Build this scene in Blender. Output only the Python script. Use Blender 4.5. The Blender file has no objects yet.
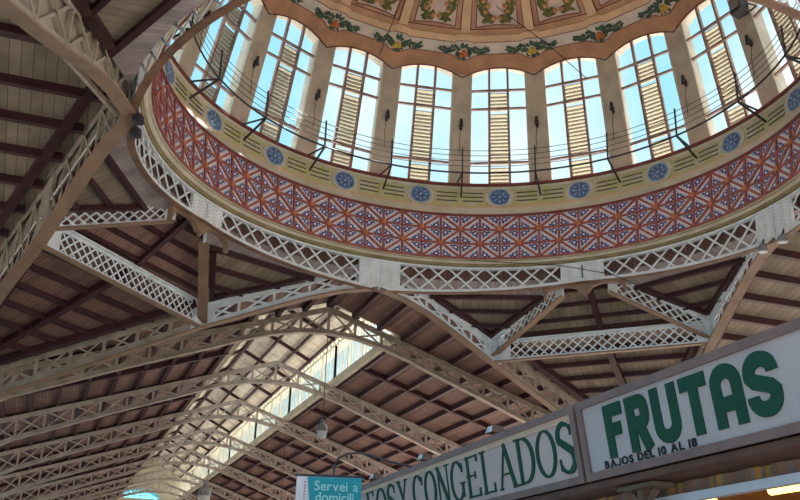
import bpy, math, random
from mathutils import Vector, Matrix
random.seed(7)
ZO = 14.54                      # height of the dome's ring girder above the market floor
S = bpy.context.scene
COL = S.collection
sin, cos, pi, rad = math.sin, math.cos, math.pi, math.radians

# ------------------------------------------------------------------ materials
def mat(name, c, rough=.6, var=.12, scale=3.0, metal=0.0, bump=0.0, c2=None, emit=None, estr=1.0, detail=5, lo=.45, hi=.62):
    m = bpy.data.materials.new(name); m.use_nodes = True
    nt = m.node_tree; N = nt.nodes; L = nt.links
    b = N['Principled BSDF']; b.inputs['Roughness'].default_value = rough; b.inputs['Metallic'].default_value = metal
    tc = N.new('ShaderNodeTexCoord'); no = N.new('ShaderNodeTexNoise')
    no.inputs['Scale'].default_value = scale; no.inputs['Detail'].default_value = detail
    L.new(tc.outputs['Object'], no.inputs['Vector'])
    cr = N.new('ShaderNodeValToRGB')
    d = tuple(max(0, x * (1 - var)) for x in c); u = tuple(min(1, x * (1 + var * .6)) for x in c)
    if c2: d = c2; u = c
    cr.color_ramp.elements[0].color = (*d, 1); cr.color_ramp.elements[1].color = (*u, 1)
    cr.color_ramp.elements[0].position = lo - .1; cr.color_ramp.elements[1].position = hi
    L.new(no.outputs['Fac'], cr.inputs['Fac']); L.new(cr.outputs['Color'], b.inputs['Base Color'])
    if bump:
        bp = N.new('ShaderNodeBump'); bp.inputs['Strength'].default_value = bump; bp.inputs['Distance'].default_value = .02
        L.new(no.outputs['Fac'], bp.inputs['Height']); L.new(bp.outputs['Normal'], b.inputs['Normal'])
    if emit:
        b.inputs['Emission Color'].default_value = (*emit, 1); b.inputs['Emission Strength'].default_value = estr
    return m

def math_n(nt, op, a, b=None):
    n = nt.nodes.new('ShaderNodeMath'); n.operation = op
    for i, v in enumerate((a, b)):
        if v is None: continue
        if isinstance(v, (int, float)): n.inputs[i].default_value = v
        else: nt.links.new(v, n.inputs[i])
    return n.outputs[0]

def board_mat(name, c, groove, pitch=.14, gw=.14, var=.2):
    """boarded ceiling: narrow boards along UV v, every board with its own tone"""
    m = mat(name, c, .75, var, 1.3); nt = m.node_tree; b = nt.nodes['Principled BSDF']
    uv = nt.nodes.new('ShaderNodeUVMap'); sp = nt.nodes.new('ShaderNodeSeparateXYZ'); nt.links.new(uv.outputs[0], sp.inputs[0])
    q = math_n(nt, 'DIVIDE', sp.outputs[0], pitch); fr = math_n(nt, 'FRACT', q); fl = math_n(nt, 'FLOOR', q)
    g = math_n(nt, 'LESS_THAN', fr, gw)
    wn = nt.nodes.new('ShaderNodeTexWhiteNoise'); wn.noise_dimensions = '1D'; nt.links.new(fl, wn.inputs['W'])
    old = b.inputs['Base Color'].links[0].from_socket
    hsv = nt.nodes.new('ShaderNodeHueSaturation'); nt.links.new(old, hsv.inputs['Color'])
    nt.links.new(math_n(nt, 'ADD', math_n(nt, 'MULTIPLY', wn.outputs['Value'], .3), .85), hsv.inputs['Value'])
    mx = nt.nodes.new('ShaderNodeMix'); mx.data_type = 'RGBA'
    nt.links.new(g, mx.inputs[0]); nt.links.new(hsv.outputs[0], mx.inputs[6]); mx.inputs[7].default_value = (*groove, 1)
    nt.links.new(mx.outputs[2], b.inputs['Base Color'])
    return m

def tile_mat():
    """one glazed relief tile per unit square of UV, split by its diagonal: blue scrolls on white"""
    m = mat('glazed_tile', (.88, .88, .92), .35, .08, 6); nt = m.node_tree; b = nt.nodes['Principled BSDF']
    uv = nt.nodes.new('ShaderNodeUVMap'); sp = nt.nodes.new('ShaderNodeSeparateXYZ'); nt.links.new(uv.outputs[0], sp.inputs[0])
    x, y = sp.outputs[0], sp.outputs[1]
    M = lambda *a: math_n(nt, *a)
    hi = M('MAXIMUM', x, y); lo = M('MINIMUM', x, y)       # fold on the diagonal
    dd = M('SUBTRACT', hi, lo)
    def dist(cx, cy):
        a = M('SUBTRACT', hi, cx); c = M('SUBTRACT', lo, cy)
        return M('SQRT', M('ADD', M('MULTIPLY', a, a), M('MULTIPLY', c, c)))
    d1 = dist(.76, .24)
    ring = M('MULTIPLY', M('LESS_THAN', d1, .165), M('GREATER_THAN', d1, .075))
    d2 = dist(.55, .16); d3 = dist(.85, .46)
    dots = M('MAXIMUM', M('LESS_THAN', d2, .07), M('LESS_THAN', d3, .07))
    stripe = M('MULTIPLY', M('GREATER_THAN', dd, .20), M('LESS_THAN', dd, .29))
    blue = M('MINIMUM', M('ADD', M('ADD', ring, dots), M('MULTIPLY', stripe, .3)), 1.0)
    edge = M('MAXIMUM', M('GREATER_THAN', hi, .94), M('LESS_THAN', lo, .06))
    old = b.inputs['Base Color'].links[0].from_socket
    mx = nt.nodes.new('ShaderNodeMix'); mx.data_type = 'RGBA'
    nt.links.new(blue, mx.inputs[0]); nt.links.new(old, mx.inputs[6]); mx.inputs[7].default_value = (.03, .05, .27, 1)
    m2 = nt.nodes.new('ShaderNodeMix'); m2.data_type = 'RGBA'
    nt.links.new(edge, m2.inputs[0]); nt.links.new(mx.outputs[2], m2.inputs[6]); m2.inputs[7].default_value = (.10, .03, .09, 1)
    nt.links.new(m2.outputs[2], b.inputs['Base Color'])
    return m

def glass_mat():
    m = bpy.data.materials.new('window_glass'); m.use_nodes = True; nt = m.node_tree; N = nt.nodes
    N.remove(N['Principled BSDF']); o = N['Material Output']
    t = N.new('ShaderNodeBsdfTransparent'); t.inputs[0].default_value = (.93, .97, .98, 1)
    g = N.new('ShaderNodeBsdfGlossy'); g.inputs['Roughness'].default_value = .08
    no = N.new('ShaderNodeTexNoise'); no.inputs['Scale'].default_value = 2.5
    mr = N.new('ShaderNodeMapRange'); mr.inputs[1].default_value = .3; mr.inputs[2].default_value = .8; mr.inputs[3].default_value = .03; mr.inputs[4].default_value = .12
    nt.links.new(no.outputs[0], mr.inputs[0])
    mx = N.new('ShaderNodeMixShader'); nt.links.new(mr.outputs[0], mx.inputs[0])
    nt.links.new(t.outputs[0], mx.inputs[1]); nt.links.new(g.outputs[0], mx.inputs[2]); nt.links.new(mx.outputs[0], o.inputs[0])
    return m

def translucent_mat(name, c, t=.5):
    m = bpy.data.materials.new(name); m.use_nodes = True; nt = m.node_tree; N = nt.nodes
    N.remove(N['Principled BSDF']); o = N['Material Output']
    no = N.new('ShaderNodeTexNoise'); no.inputs['Scale'].default_value = 4
    cr = N.new('ShaderNodeValToRGB'); cr.color_ramp.elements[0].color = (*[x * .85 for x in c], 1); cr.color_ramp.elements[1].color = (*c, 1)
    nt.links.new(no.outputs[0], cr.inputs[0])
    a = N.new('ShaderNodeBsdfDiffuse'); b = N.new('ShaderNodeBsdfTranslucent')
    nt.links.new(cr.outputs[0], a.inputs[0]); nt.links.new(cr.outputs[0], b.inputs[0])
    mx = N.new('ShaderNodeMixShader'); mx.inputs[0].default_value = t
    nt.links.new(a.outputs[0], mx.inputs[1]); nt.links.new(b.outputs[0], mx.inputs[2]); nt.links.new(mx.outputs[0], o.inputs[0])
    return m

WHITE = mat('daylit_white_iron', (.84, .91, .96), .5, .22, 2.2, c2=(.72, .77, .79))  # bluish white takes in the dome daylight falling on the inner ironwork
BEIGE = mat('beige_iron', (.48, .40, .32), .55, .2, 1.8, c2=(.33, .27, .205))  # outer ironwork away from the dome daylight, its dimness put into the colour
BKT = mat('dark_tan_bracket', (.17, .11, .075), .7, .2, 5)
TAN = mat('floorlit_tan_iron', (.33, .215, .14), .6, .2, 1.5, c2=(.25, .165, .11))  # tan undersides: warm light from the floor is put into the colour
GREYED = mat('grey_cream_iron', (.54, .47, .41), .55, .2, 1.8, c2=(.38, .325, .28))
MAROON = mat('maroon_paint', (.050, .010, .014), .6, .3, 2)
RUST = mat('dark_iron', (.035, .03, .04), .5, .3, 5)
BROWNRIB = mat('brown_iron_edge', (.22, .12, .07), .6, .3, 2)
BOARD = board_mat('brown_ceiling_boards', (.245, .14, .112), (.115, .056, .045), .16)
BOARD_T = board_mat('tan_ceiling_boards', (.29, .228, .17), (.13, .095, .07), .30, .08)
BOARD_P = board_mat('pale_soffit_boards', (.47, .40, .40), (.34, .28, .28), .16, .12)
PALESHEET = mat('pale_outer_sheet', (.86, .84, .80), .7, .1, .5)  # for unseen outer sheets, pale so that they throw sunlight back
BOARD_M = board_mat('cream_lantern_boards', (.93, .76, .61), (.58, .44, .30), .5, .05)
TILE = tile_mat()
REDRIB = mat('red_glazed_rib', (.46, .13, .09), .4, .35, 9, c2=(.23, .055, .06))
BOSS = mat('orange_glazed_boss', (.62, .20, .08), .4, .2, 8)
CREAM = mat('cream_stucco', (.70, .65, .52), .7, .18, 1.5, c2=(.58, .53, .40))
OCHRE = mat('ochre_groove_moulding', (.34, .27, .14), .6, .25, 2)
PIER = mat('pier_stucco', (.66, .58, .46), .8, .25, 1.6, c2=(.52, .45, .35), bump=.2)
YELLOW = mat('yellow_green_field', (.56, .53, .17), .6, .5, 3.5, c2=(.60, .57, .42), lo=.42, hi=.66)
SLOT = mat('dark_slot_paint', (.07, .08, .08), .6, .3, 6)
VAULT = mat('apricot_vault_plaster', (.68, .38, .22), .75, .2, 1.3, c2=(.52, .28, .17), bump=.1)
VAULT_L = mat('light_apricot_band', (.76, .50, .30), .75, .12, 1.5)
FEST = mat('pale_pink_band', (.76, .67, .58), .75, .12, 2)
PANEL = mat('pale_rose_coffer', (.72, .54, .46), .75, .15, 2)
LINE = mat('wine_painted_line', (.20, .05, .04), .6, .2, 4)
LEAF = mat('painted_leaf_green', (.07, .13, .07), .6, .5, 5, c2=(.03, .07, .06))
LEAF_O = mat('painted_leaf_olive', (.17, .17, .03), .6, .5, 5, c2=(.07, .08, .02))
ORANGE = mat('painted_orange', (.60, .17, .04), .5, .3, 9)
LEMON = mat('painted_lemon', (.72, .47, .06), .5, .3, 9)
PEACH = mat('painted_peach', (.58, .28, .12), .5, .3, 9)
BLUE = mat('blue_majolica', (.12, .25, .48), .35, .5, 7, c2=(.05, .10, .26))
LBLUE = mat('pale_blue_majolica', (.42, .52, .58), .4, .3, 7)
MULL = mat('rusty_rose_mullion', (.33, .22, .19), .6, .3, 3)
SLAT = translucent_mat('louver_slat', (.70, .66, .55), .55)
GLASS = glass_mat()
SIGNW = mat('sign_white_panel', (.47, .405, .41), .8, .04, 2)
SIGNP = mat('sign_pinkish_panel', (.56, .425, .41), .8, .04, 2)
SIGNF = mat('sign_brown_frame', (.20, .115, .10), .5, .15, 4)
SIGNS_ = mat('sign_brown_soffit', (.12, .05, .03), .6, .2, 4)
GREEN = mat('sign_green_letter', (.0, .055, .028), .75, .1, 5)
BLACK = mat('black_letter', (.01, .01, .012), .8, .1, 5)
CREAMSTRIP = mat('cream_sign_strip', (.62, .40, .27), .5, .1, 5)
TEAL = mat('teal_banner_cloth', (.0, .27, .33), .6, .1, 2)
BANW = mat('white_banner_cloth', (.70, .62, .64), .6, .05, 2)
LETT = mat('pale_teal_letter', (.33, .62, .62), .6, .05, 2)
MAG = mat('magenta_small_print', (.55, .10, .25), .6, .05, 2)
ALU = mat('white_rail_enamel', (.60, .62, .68), .35, .05, 2)
LAMPG = mat('grey_lamp_metal', (.30, .32, .33), .4, .2, 5, metal=.5)
LAMPE = mat('lamp_diffuser', (.62, .64, .64), .4, .05, 5)
WARM = mat('stall_lamp_tube', (.9, .6, .3), .4, .05, 5, emit=(1, .50, .10), estr=5.0)
WOODC = mat('stall_orange_ceiling', (.52, .25, .07), .5, .15, 3)
FLOORM = mat('market_floor', (.40, .345, .30), .6, .12, .8)
WALLM = mat('end_wall_plaster', (.62, .56, .42), .8, .12, .7)
CYAN = translucent_mat('cyan_stained_glass', (.45, .88, .97), .85)
CABLE = mat('dark_cable', (.03, .025, .025), .6, .1, 5)
# striped valance cloth
def stripe_mat():
    m = mat('striped_awning_cloth', (.27, .17, .12), .8, .15, 6); nt = m.node_tree; b = nt.nodes['Principled BSDF']
    tc = nt.nodes.new('ShaderNodeTexCoord'); sp = nt.nodes.new('ShaderNodeSeparateXYZ'); nt.links.new(tc.outputs['Object'], sp.inputs[0])
    fr = math_n(nt, 'FRACT', math_n(nt, 'MULTIPLY', sp.outputs[1], 2.3))
    cr = nt.nodes.new('ShaderNodeValToRGB'); cr.color_ramp.interpolation = 'CONSTANT'
    e = cr.color_ramp.elements; e[0].position = 0; e[0].color = (.27, .17, .12, 1); e[1].position = .12; e[1].color = (.22, .20, .19, 1)
    for ps, c in ((.2, (.27, .17, .12)), (.5, (.22, .20, .19)), (.56, (.46, .25, .06)), (.67, (.20, .18, .17)), (.75, (.46, .25, .06)), (.86, (.22, .2, .19)), (.92, (.27, .17, .12))):
        n = e.new(ps); n.color = (*c, 1)
    nt.links.new(fr, cr.inputs[0]); nt.links.new(cr.outputs[0], b.inputs['Base Color'])
    return m
STRIPE = stripe_mat()

# ------------------------------------------------------------------ mesh building
class MB:
    def __init__(s): s.v = []; s.f = []; s.uv = []; s.mi = []
    def add(s, vs, fs, uvs=None, mi=0):
        o = len(s.v); s.v += [tuple(v) for v in vs]
        for k, f in enumerate(fs):
            s.f.append([i + o for i in f]); s.uv.append(uvs[k] if uvs else None); s.mi.append(mi)
        return s
    def hexa(s, a, b, mi=0):      # two quads (4 points each) -> solid
        return s.add(list(a) + list(b), [(3, 2, 1, 0), (4, 5, 6, 7), (0, 1, 5, 4), (1, 2, 6, 5), (2, 3, 7, 6), (3, 0, 4, 7)], mi=mi)
    def box(s, x0, x1, y0, y1, z0, z1, mi=0):
        return s.hexa([(x0, y0, z0), (x1, y0, z0), (x1, y1, z0), (x0, y1, z0)], [(x0, y0, z1), (x1, y0, z1), (x1, y1, z1), (x0, y1, z1)], mi)
    def bar(s, p, q, w, h, up=(0, 0, 1), mi=0):   # w across, h along "up"
        p = Vector(p); q = Vector(q); d = (q - p).normalized(); u = Vector(up); sd = d.cross(u)
        if sd.length < 1e-6: sd = d.cross(Vector((1, 0, 0)))
        sd.normalize(); u = sd.cross(d).normalized()
        c = [(-1, -1), (1, -1), (1, 1), (-1, 1)]
        return s.hexa([p + sd * (w / 2 * a) + u * (h / 2 * b) for a, b in c], [q + sd * (w / 2 * a) + u * (h / 2 * b) for a, b in c], mi)
    def tube(s, pts, r, n=8, closed=False):
        pts = [Vector(p) for p in pts]; rs = r if isinstance(r, (list, tuple)) else [r] * len(pts); rings = []
        N = len(pts)
        for i, p in enumerate(pts):
            a = pts[(i - 1) % N] if (i or closed) else p; b = pts[(i + 1) % N] if (i < N - 1 or closed) else p
            d = (b - a).normalized(); u = Vector((0, 0, 1)) if abs(d.z) < .9 else Vector((1, 0, 0))
            sd = d.cross(u).normalized(); u = sd.cross(d)
            rings.append([p + sd * (rs[i] * cos(2 * pi * k / n)) + u * (rs[i] * sin(2 * pi * k / n)) for k in range(n)])
        vs = [v for rg in rings for v in rg]; fs = []
        M = N if closed else N - 1
        for i in range(M):
            j = (i + 1) % N
            for k in range(n): fs.append((i * n + k, i * n + (k + 1) % n, j * n + (k + 1) % n, j * n + k))
        if not closed: fs += [tuple(range(n))[::-1], tuple((N - 1) * n + k for k in range(n))]
        return s.add(vs, fs)
    def lathe(s, prof, a0=0., a1=360., n=160, close=False, c=(0, 0, 0)):   # prof: (r,z) list, absolute z already
        full = abs(a1 - a0 - 360) < 1e-6; m = len(prof); k = n if full else n + 1
        vs = [(c[0] + r * cos(rad(a0 + (a1 - a0) * i / n)), c[1] + r * sin(rad(a0 + (a1 - a0) * i / n)), c[2] + z) for i in range(k) for r, z in prof]
        fs = []
        for i in range(n):
            j = (i + 1) % k if full else i + 1
            for t in range(m if close else m - 1):
                u = (t + 1) % m; fs.append((i * m + t, j * m + t, j * m + u, i * m + u))
        if close and not full: fs += [tuple(range(m)), tuple((k - 1) * m + t for t in range(m))[::-1]]
        return s.add(vs, fs)
    def prism(s, poly, off, mi=0):   # polygon of 3D points extruded by vector off
        off = Vector(off); a = [Vector(p) for p in poly]; n = len(a)
        return s.add(a + [p + off for p in a], [tuple(range(n))[::-1], tuple(range(n, 2 * n))] + [(i, (i + 1) % n, (i + 1) % n + n, i + n) for i in range(n)], mi=mi)
    def build(s, name, m, parent=None, loc=(0, 0, 0), smooth=False):
        me = bpy.data.meshes.new(name); L = Vector(loc)
        me.from_pydata([Vector(v) - L for v in s.v], [], s.f)
        if any(u for u in s.uv):
            ul = me.uv_layers.new(name='UVMap'); i = 0
            for f, u in zip(s.f, s.uv):
                for k in range(len(f)):
                    ul.data[i].uv = u[k] if u else (0, 0); i += 1
        for x in (m if isinstance(m, (list, tuple)) else [m]): me.materials.append(x)
        if isinstance(m, (list, tuple)):
            for pl, k in zip(me.polygons, s.mi): pl.material_index = k
        if smooth:
            for pl in me.polygons: pl.use_smooth = True
        me.validate(); me.update()
        o = bpy.data.objects.new(name, me); COL.objects.link(o)
        if parent: o.parent = parent
        else: o.location = L
        return o

def tag(o, label=None, cat=None, group=None, kind=None):
    for k, v in (('label', label), ('category', cat), ('group', group), ('kind', kind)):
        if v: o[k] = v
    return o
def empty(name, loc, label=None, cat=None, group=None, kind=None):
    o = bpy.data.objects.new(name, None); COL.objects.link(o); o.location = loc; o.empty_display_size = .2
    return tag(o, label, cat, group, kind)
def copy_tree(o, parent=None):
    c = o.copy(); COL.objects.link(c); c.parent = parent
    for ch in [x for x in bpy.data.objects if x.parent == o]: copy_tree(ch, c)
    return c
def Z(v): return (v[0], v[1], v[2] + ZO)
def C3(r, a, z): return (r * cos(rad(a)), r * sin(rad(a)), z + ZO)

# ------------------------------------------------------------------ floor, end wall
MB().box(-70, 60, -60, 100, -.3, 0).build('floor', FLOORM)['kind'] = 'structure'

# ------------------------------------------------------------------ ceilings (boarded slopes with maroon purlins and rafters)
def slope(parent, name, poly, m, along, th=.06, loc=(0, 0, 0)):
    """one boarded plane; boards run perpendicular to 'along'"""
    P = [Vector(p) for p in poly]; n = (P[1] - P[0]).cross(P[2] - P[0]).normalized()
    if n.z < 0: n = -n
    a = Vector(along).normalized(); b = n.cross(a)
    uv = [(p.dot(a), p.dot(b)) for p in P]; k = len(P)
    MB().prism([p + n * (th + .02) for p in P], n * .05).build('roof_bounce_sheet', PALESHEET, parent, loc)  # unseen top sheet, added to bounce sunlight through the lantern glazing
    mb = MB(); vs = P + [p + n * th for p in P]
    mb.add(vs, [tuple(range(k)), tuple(range(k, 2 * k))] + [(i, (i + 1) % k, (i + 1) % k + k, i + k) for i in range(k)],
           [uv, uv] + [[uv[i], uv[(i + 1) % k], uv[(i + 1) % k], uv[i]] for i in range(k)])
    return mb.build(name, m, parent, loc)
def beam(parent, name, p, q, w, h, loc, m=MAROON, up=(0, 0, 1)):
    return MB().bar(p, q, w, h, up).build(name, m, parent, loc)

SL = .335; AP = .42            # slope and apex height of the nave roofs (above the ring)
def zr(x): return AP - SL * abs(x) + ZO
zr0 = zr
def nave_roof(dirn, length, mats, monitor, ap=AP, sl=SL, px=(1.15, 1.2)):
    AP = ap; zr = lambda x: ap - sl * abs(x) + ZO
    """dirn: rotation in degrees that turns +y (north) into the nave's direction"""
    R = Matrix.Rotation(rad(dirn), 3, 'Z')
    base = R @ Vector((0, 17, 0)); loc = (base.x, base.y, ZO - .5)
    root = empty('ceiling', loc, kind='structure')
    T = lambda p: R @ Vector(p)
    y0, y1 = 17, length
    mo = 3.3
    for sg in (-1, 1):
        m = mats[0 if sg < 0 else 1]
        # piece between crossing beams and first truss
        poly = [T((0, 10, AP + ZO)), T((0, y0, AP + ZO)), T((sg * 15.4, y0, zr(15.4))), T((sg * 15.4, 15.1, zr(15.4)))]
        slope(root, 'roof_boards', poly, m, T((0, 1, 0)) if not monitor else T((1, 0, 0)), loc=loc)
        xi = mo if monitor else 0
        poly = [T((sg * xi, y0, zr(xi))), T((sg * xi, y1, zr(xi))), T((sg * 15.4, y1, zr(15.4))), T((sg * 15.4, y0, zr(15.4)))]
        slope(root, 'roof_boards', poly, m, T((0, 1, 0)) if not monitor else T((1, 0, 0)), loc=loc)
        for k in range(12):
            x = px[0] + px[1] * k
            ys = 10 + x / 3 + .1
            if monitor and x < mo + .2:
                beam(root, 'purlin', T((sg * x, ys, zr(x) - .09)), T((sg * x, y0, zr(x) - .12)), .19, .27, loc)
            else:
                beam(root, 'purlin', T((sg * x, ys, zr(x) - .09)), T((sg * x, y1, zr(x) - .12)), .19, .27, loc)
        # rafters between the trusses
        step = 10.55; y = y0 + .5
        n = 0
        while y < y1 - 1:
            xs = mo + .1 if monitor else .1
            for yy in ((y, y + step / 2) if y + step / 2 < y1 - 1 else (y,)):
                beam(root, 'rafter', T((sg * xs, yy, zr(xs) - .14)), T((sg * 15.2, yy, zr(15.2) - .14)), .28, .24, loc)
            y += step; n += 1
        # edge rafter beside the crossing beam
        beam(root, 'rafter', T((sg * .5, 10.75, zr(.5) - .14)), T((sg * 15, 15.6, zr(15) - .14)), .26, .24, loc)
    beam(root, 'ridge_beam', T((0, 10.2, AP + ZO - .12)), T((0, (y0 if monitor else y1), AP + ZO - .12)), .3, .28, loc)
    return root

YT = [17.0, 27.4, 38.0, 48.6, 59.1, 69.7, 80.2]
YEND = 90.0
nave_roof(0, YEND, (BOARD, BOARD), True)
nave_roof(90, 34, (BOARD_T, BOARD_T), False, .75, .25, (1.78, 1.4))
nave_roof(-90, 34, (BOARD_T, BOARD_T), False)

# lantern (raised glazed strip) over the north nave
ln = empty('ceiling', (0, 17, ZO - .9), kind='structure'); LL = (0, 17, ZO - .9)
MX = 3.3; ZE = 1.95; ZRI = 3.6
for sg in (-1, 1):
    slope(ln, 'lantern_boards', [(0, 17, ZRI + ZO), (0, YEND, ZRI + ZO), (sg * 4.0, YEND, ZE - .35 + ZO), (sg * 4.0, 17, ZE - .35 + ZO)], BOARD_M, (1, 0, 0), loc=LL)
    zz = lambda x: ZRI - (ZRI - ZE) / 3.3 * x + ZO
    for x in (1.15, 2.25, 3.22):
        beam(ln, 'purlin', (sg * x, 17, zz(x) - .08), (sg * x, YEND, zz(x) - .08), .12, .16, LL)
    y = 17.1
    while y < YEND:
        beam(ln, 'rafter', (sg * .05, y, zz(.05) - .1), (sg * 3.3, y, zz(3.3) - .1), .16, .2, LL)
        y += 5.275
beam(ln, 'ridge_beam', (0, 17, ZRI + ZO - .14), (0, YEND, ZRI + ZO - .14), .16, .2, LL)
slope(ln, 'lantern_gable', [(-3.3, 16.98, zr(3.3)), (0, 16.98, zr(0)), (3.3, 16.98, zr(3.3)), (3.3, 16.98, ZE + ZO), (0, 16.98, ZRI + ZO), (-3.3, 16.98, ZE + ZO)], BOARD_M, (1, 0, 0), .05, LL)
wn = 0
for sg in (-1, 1):
    for k in range(7):
        ya = YT[k]; yb = (YT + [YEND])[k + 1]
        if k == 6: yb = YEND
        wn += 1; lc = (sg * MX, (ya + yb) / 2, zr(MX))
        w = empty('window_%d' % wn, lc, kind='structure')
        z0 = zr(MX) - .02; z1 = ZE + ZO - .05
        f = MB(); f.box(sg * MX - .10, sg * MX + .10, ya, yb, z0 - .16, z0 + .14); f.build('sill', CREAM, w, lc)
        f = MB(); f.box(sg * MX - .24, sg * MX - .18 if sg > 0 else sg * MX + .24, ya, yb, z0 - .3, z0 + .12) if False else f.box(sg * (MX - .16), sg * (MX - .11), ya, yb, z0 - .18, z0 + .22)
        f.build('sill_moulding', WALLM, w, lc)
        zh = z1 - .42
        f = MB(); f.box(sg * MX - .05, sg * MX + .05, ya, yb, zh - .05, zh + .03); f.box(sg * MX - .05, sg * MX + .05, ya, yb, z1 - .06, z1 + .06)
        n = 14
        for i in range(n):
            a = ya + (yb - ya) * i / n; b = ya + (yb - ya) * (i + 1) / n
            f.bar((sg * MX, a, zh), (sg * MX, b, z1), .04, .05); f.bar((sg * MX, b, zh), (sg * MX, a, z1), .04, .05)
        f.build('header_lattice', CREAM, w, lc)
        f = MB(); n = 20
        for i in range(n + 1):
            y = ya + (yb - ya) * i / n; big = i % 5 == 0
            f.box(sg * MX - (.06 if big else .03), sg * MX + (.06 if big else .03), y - (.05 if big else .025), y + (.05 if big else .025), z0, zh)
        f.build('glazing_bars', CREAM, w, lc)
        f = MB(); f.box(sg * (MX + .05), sg * (MX + .06), ya, yb, z0, z1); f.build('pane', GLASS, w, lc)

# end wall of the north nave with its arched cyan window
ew = MB()
xs = [-15.4, -4.6, -4.0, -3.0, -1.5, 0, 1.5, 3.0, 4.0, 4.6, 15.4]
CX, HW, ZW = -1.2, 2.6, ZO - .75
def arch(x): return ZW + .15 + 1.0 * math.sqrt(max(0, 1 - ((x - CX) / HW) ** 2))
AX = [CX - HW + 2 * HW * i / 16 for i in range(17)]
def rz_(x): return min(ZRI - .5 * abs(x), 9) + ZO if abs(x) < 3.6 else zr(x)
def wall_piece(a, b, z0a, z0b):
    ew.hexa([(a, YEND, z0a), (b, YEND, z0b), (b, YEND + .3, z0b), (a, YEND + .3, z0a)], [(a, YEND, rz_(a)), (b, YEND, rz_(b)), (b, YEND + .3, rz_(b)), (a, YEND + .3, rz_(a))])
for a, b in zip(AX, AX[1:]):
    wall_piece(a, b, arch(a), arch(b)); ew.box(a, b, YEND, YEND + .3, 0, ZW)
for a, b in ((-15.4, -3.61), (AX[-1], 3.59), (3.61, 15.4)): wall_piece(a, b, 0, 0)
ew.build('wall_north', WALLM)['kind'] = 'structure'
wn += 1; lc = (CX, YEND, ZW)
w = empty('window_%d' % wn, lc, kind='structure')
MB().prism([(AX[0], YEND + .1, ZW)] + [(x, YEND + .1, arch(x)) for x in AX] + [(AX[-1], YEND + .1, ZW)], (0, .03, 0)).build('pane', CYAN, w, lc)
f = MB(); f.tube([(x, YEND, arch(x)) for x in AX], .07, 6)
for x in AX[1:-1:2]: f.bar((x, YEND, ZW), (x, YEND, arch(x)), .06, .06, (0, 1, 0))
f.box(AX[0], AX[-1], YEND - .06, YEND + .06, ZW + .35, ZW + .41); f.box(AX[0], AX[-1], YEND - .1, YEND + .1, ZW - .1, ZW + .05)
f.build('frame', CREAM, w, lc)

# ------------------------------------------------------------------ crossing roof: skirt of boarded triangles round the ring
NODE = {}                     # outer nodes of the star
for k, (x, y) in enumerate([(11.8, 6), (5.7, 12.15), (-6.1, 12.3), (-11.9, 5.7), (-12.6, -7.8), (-6, -12), (6, -12), (12, -6)]): NODE[k] = (x, y)
def rt(r, t, phi, z):         # radial r, tangential t about direction phi
    return (r * cos(rad(phi)) - t * sin(rad(phi)), r * sin(rad(phi)) + t * cos(rad(phi)), z + ZO)
ZF = -.82; ZN = -1.80
for k in range(8):
    if k in (5, 6): continue
    phi = 22.5 + 45 * k; nx, ny = NODE[k]; tip = (nx, ny, ZN + ZO)
    lc = C3(11, phi, -1.0)
    root = empty('ceiling', lc, kind='structure')
    ev_low = (k % 2 == 0)              # even post on the low-angle side of the sector
    te, to = 2.03, 2.75
    lo_t, hi_t = (te, to) if ev_low else (to, te)
    a = rt(10.8, -lo_t, phi, ZF); b = rt(10.8, hi_t, phi, ZF)
    tang = (-sin(rad(phi)), cos(rad(phi)), 0)
    up = Vector((0, 0, .04))
    slope(root, 'roof_boards', [Vector(a) + up, Vector(b) + up, Vector(tip) + up], BOARD_T, tang, loc=lc)
    # pale curved soffit between ring and frame
    mb = MB(); n = 24
    def rout(al):                       # al measured from the low-angle post, 0..45
        e = al if ev_low else 45 - al; o = 45 - e
        r_e = 10 / (cos(rad(e)) - sin(rad(e)) / 3); r_o = 10 / max(.2, (cos(rad(o)) - .644 * sin(rad(o))))
        return max(10.14, min(r_e, r_o, 10.82 / cos(rad(22.5 - al))))
    for i in range(n):
        l0, l1 = 45 * i / n, 45 * (i + 1) / n; p0, p1 = phi - 22.5 + l0, phi - 22.5 + l1
        zz = lambda r: -.52 + (ZF + .57) * (r - 10.12) / .7 if r < 10.82 else ZF + .05
        A = C3(10.12, p0, -.52); B = C3(10.12, p1, -.52); Cc = C3(rout(l1), p1, zz(rout(l1))); D = C3(rout(l0), p0, zz(rout(l0)))
        u0 = 10 * rad(p0); u1 = 10 * rad(p1)
        mb.add([A, B, Cc, D], [(0, 1, 2, 3)], [[(u0, 0), (u1, 0), (u1, 1), (u0, 1)]])
        mb.add([Vector(q) + Vector((0, 0, .05)) for q in (A, B, Cc, D)], [(3, 2, 1, 0)], [[(u0, 0), (u1, 0), (u1, 1), (u0, 1)]])
    mb.build('soffit_boards', BOARD_P, root, lc)
    beam(root, 'purlin', rt(10.85, -lo_t + .1, phi, ZF - .06), rt(10.85, hi_t - .1, phi, ZF - .06), .17, .16, lc)
    L = 13.37 - 10.8
    for d in (.85, 1.7):
        pa = Vector(a).lerp(Vector(tip), d / L); pb = Vector(b).lerp(Vector(tip), d / L)
        pa.z -= .06; pb.z -= .06
        beam(root, 'purlin', pa, pb, .14, .16, lc)
    cen = (Vector(a) + Vector(b) + Vector(tip)) / 3
    for e in (a, b):
        e0 = Vector(e).lerp(cen, .16); e1 = Vector(tip).lerp(cen, .16)
        beam(root, 'rafter', e0 + Vector((0, 0, -.05)), e1 + Vector((0, 0, -.05)), .26, .16, lc)
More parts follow.
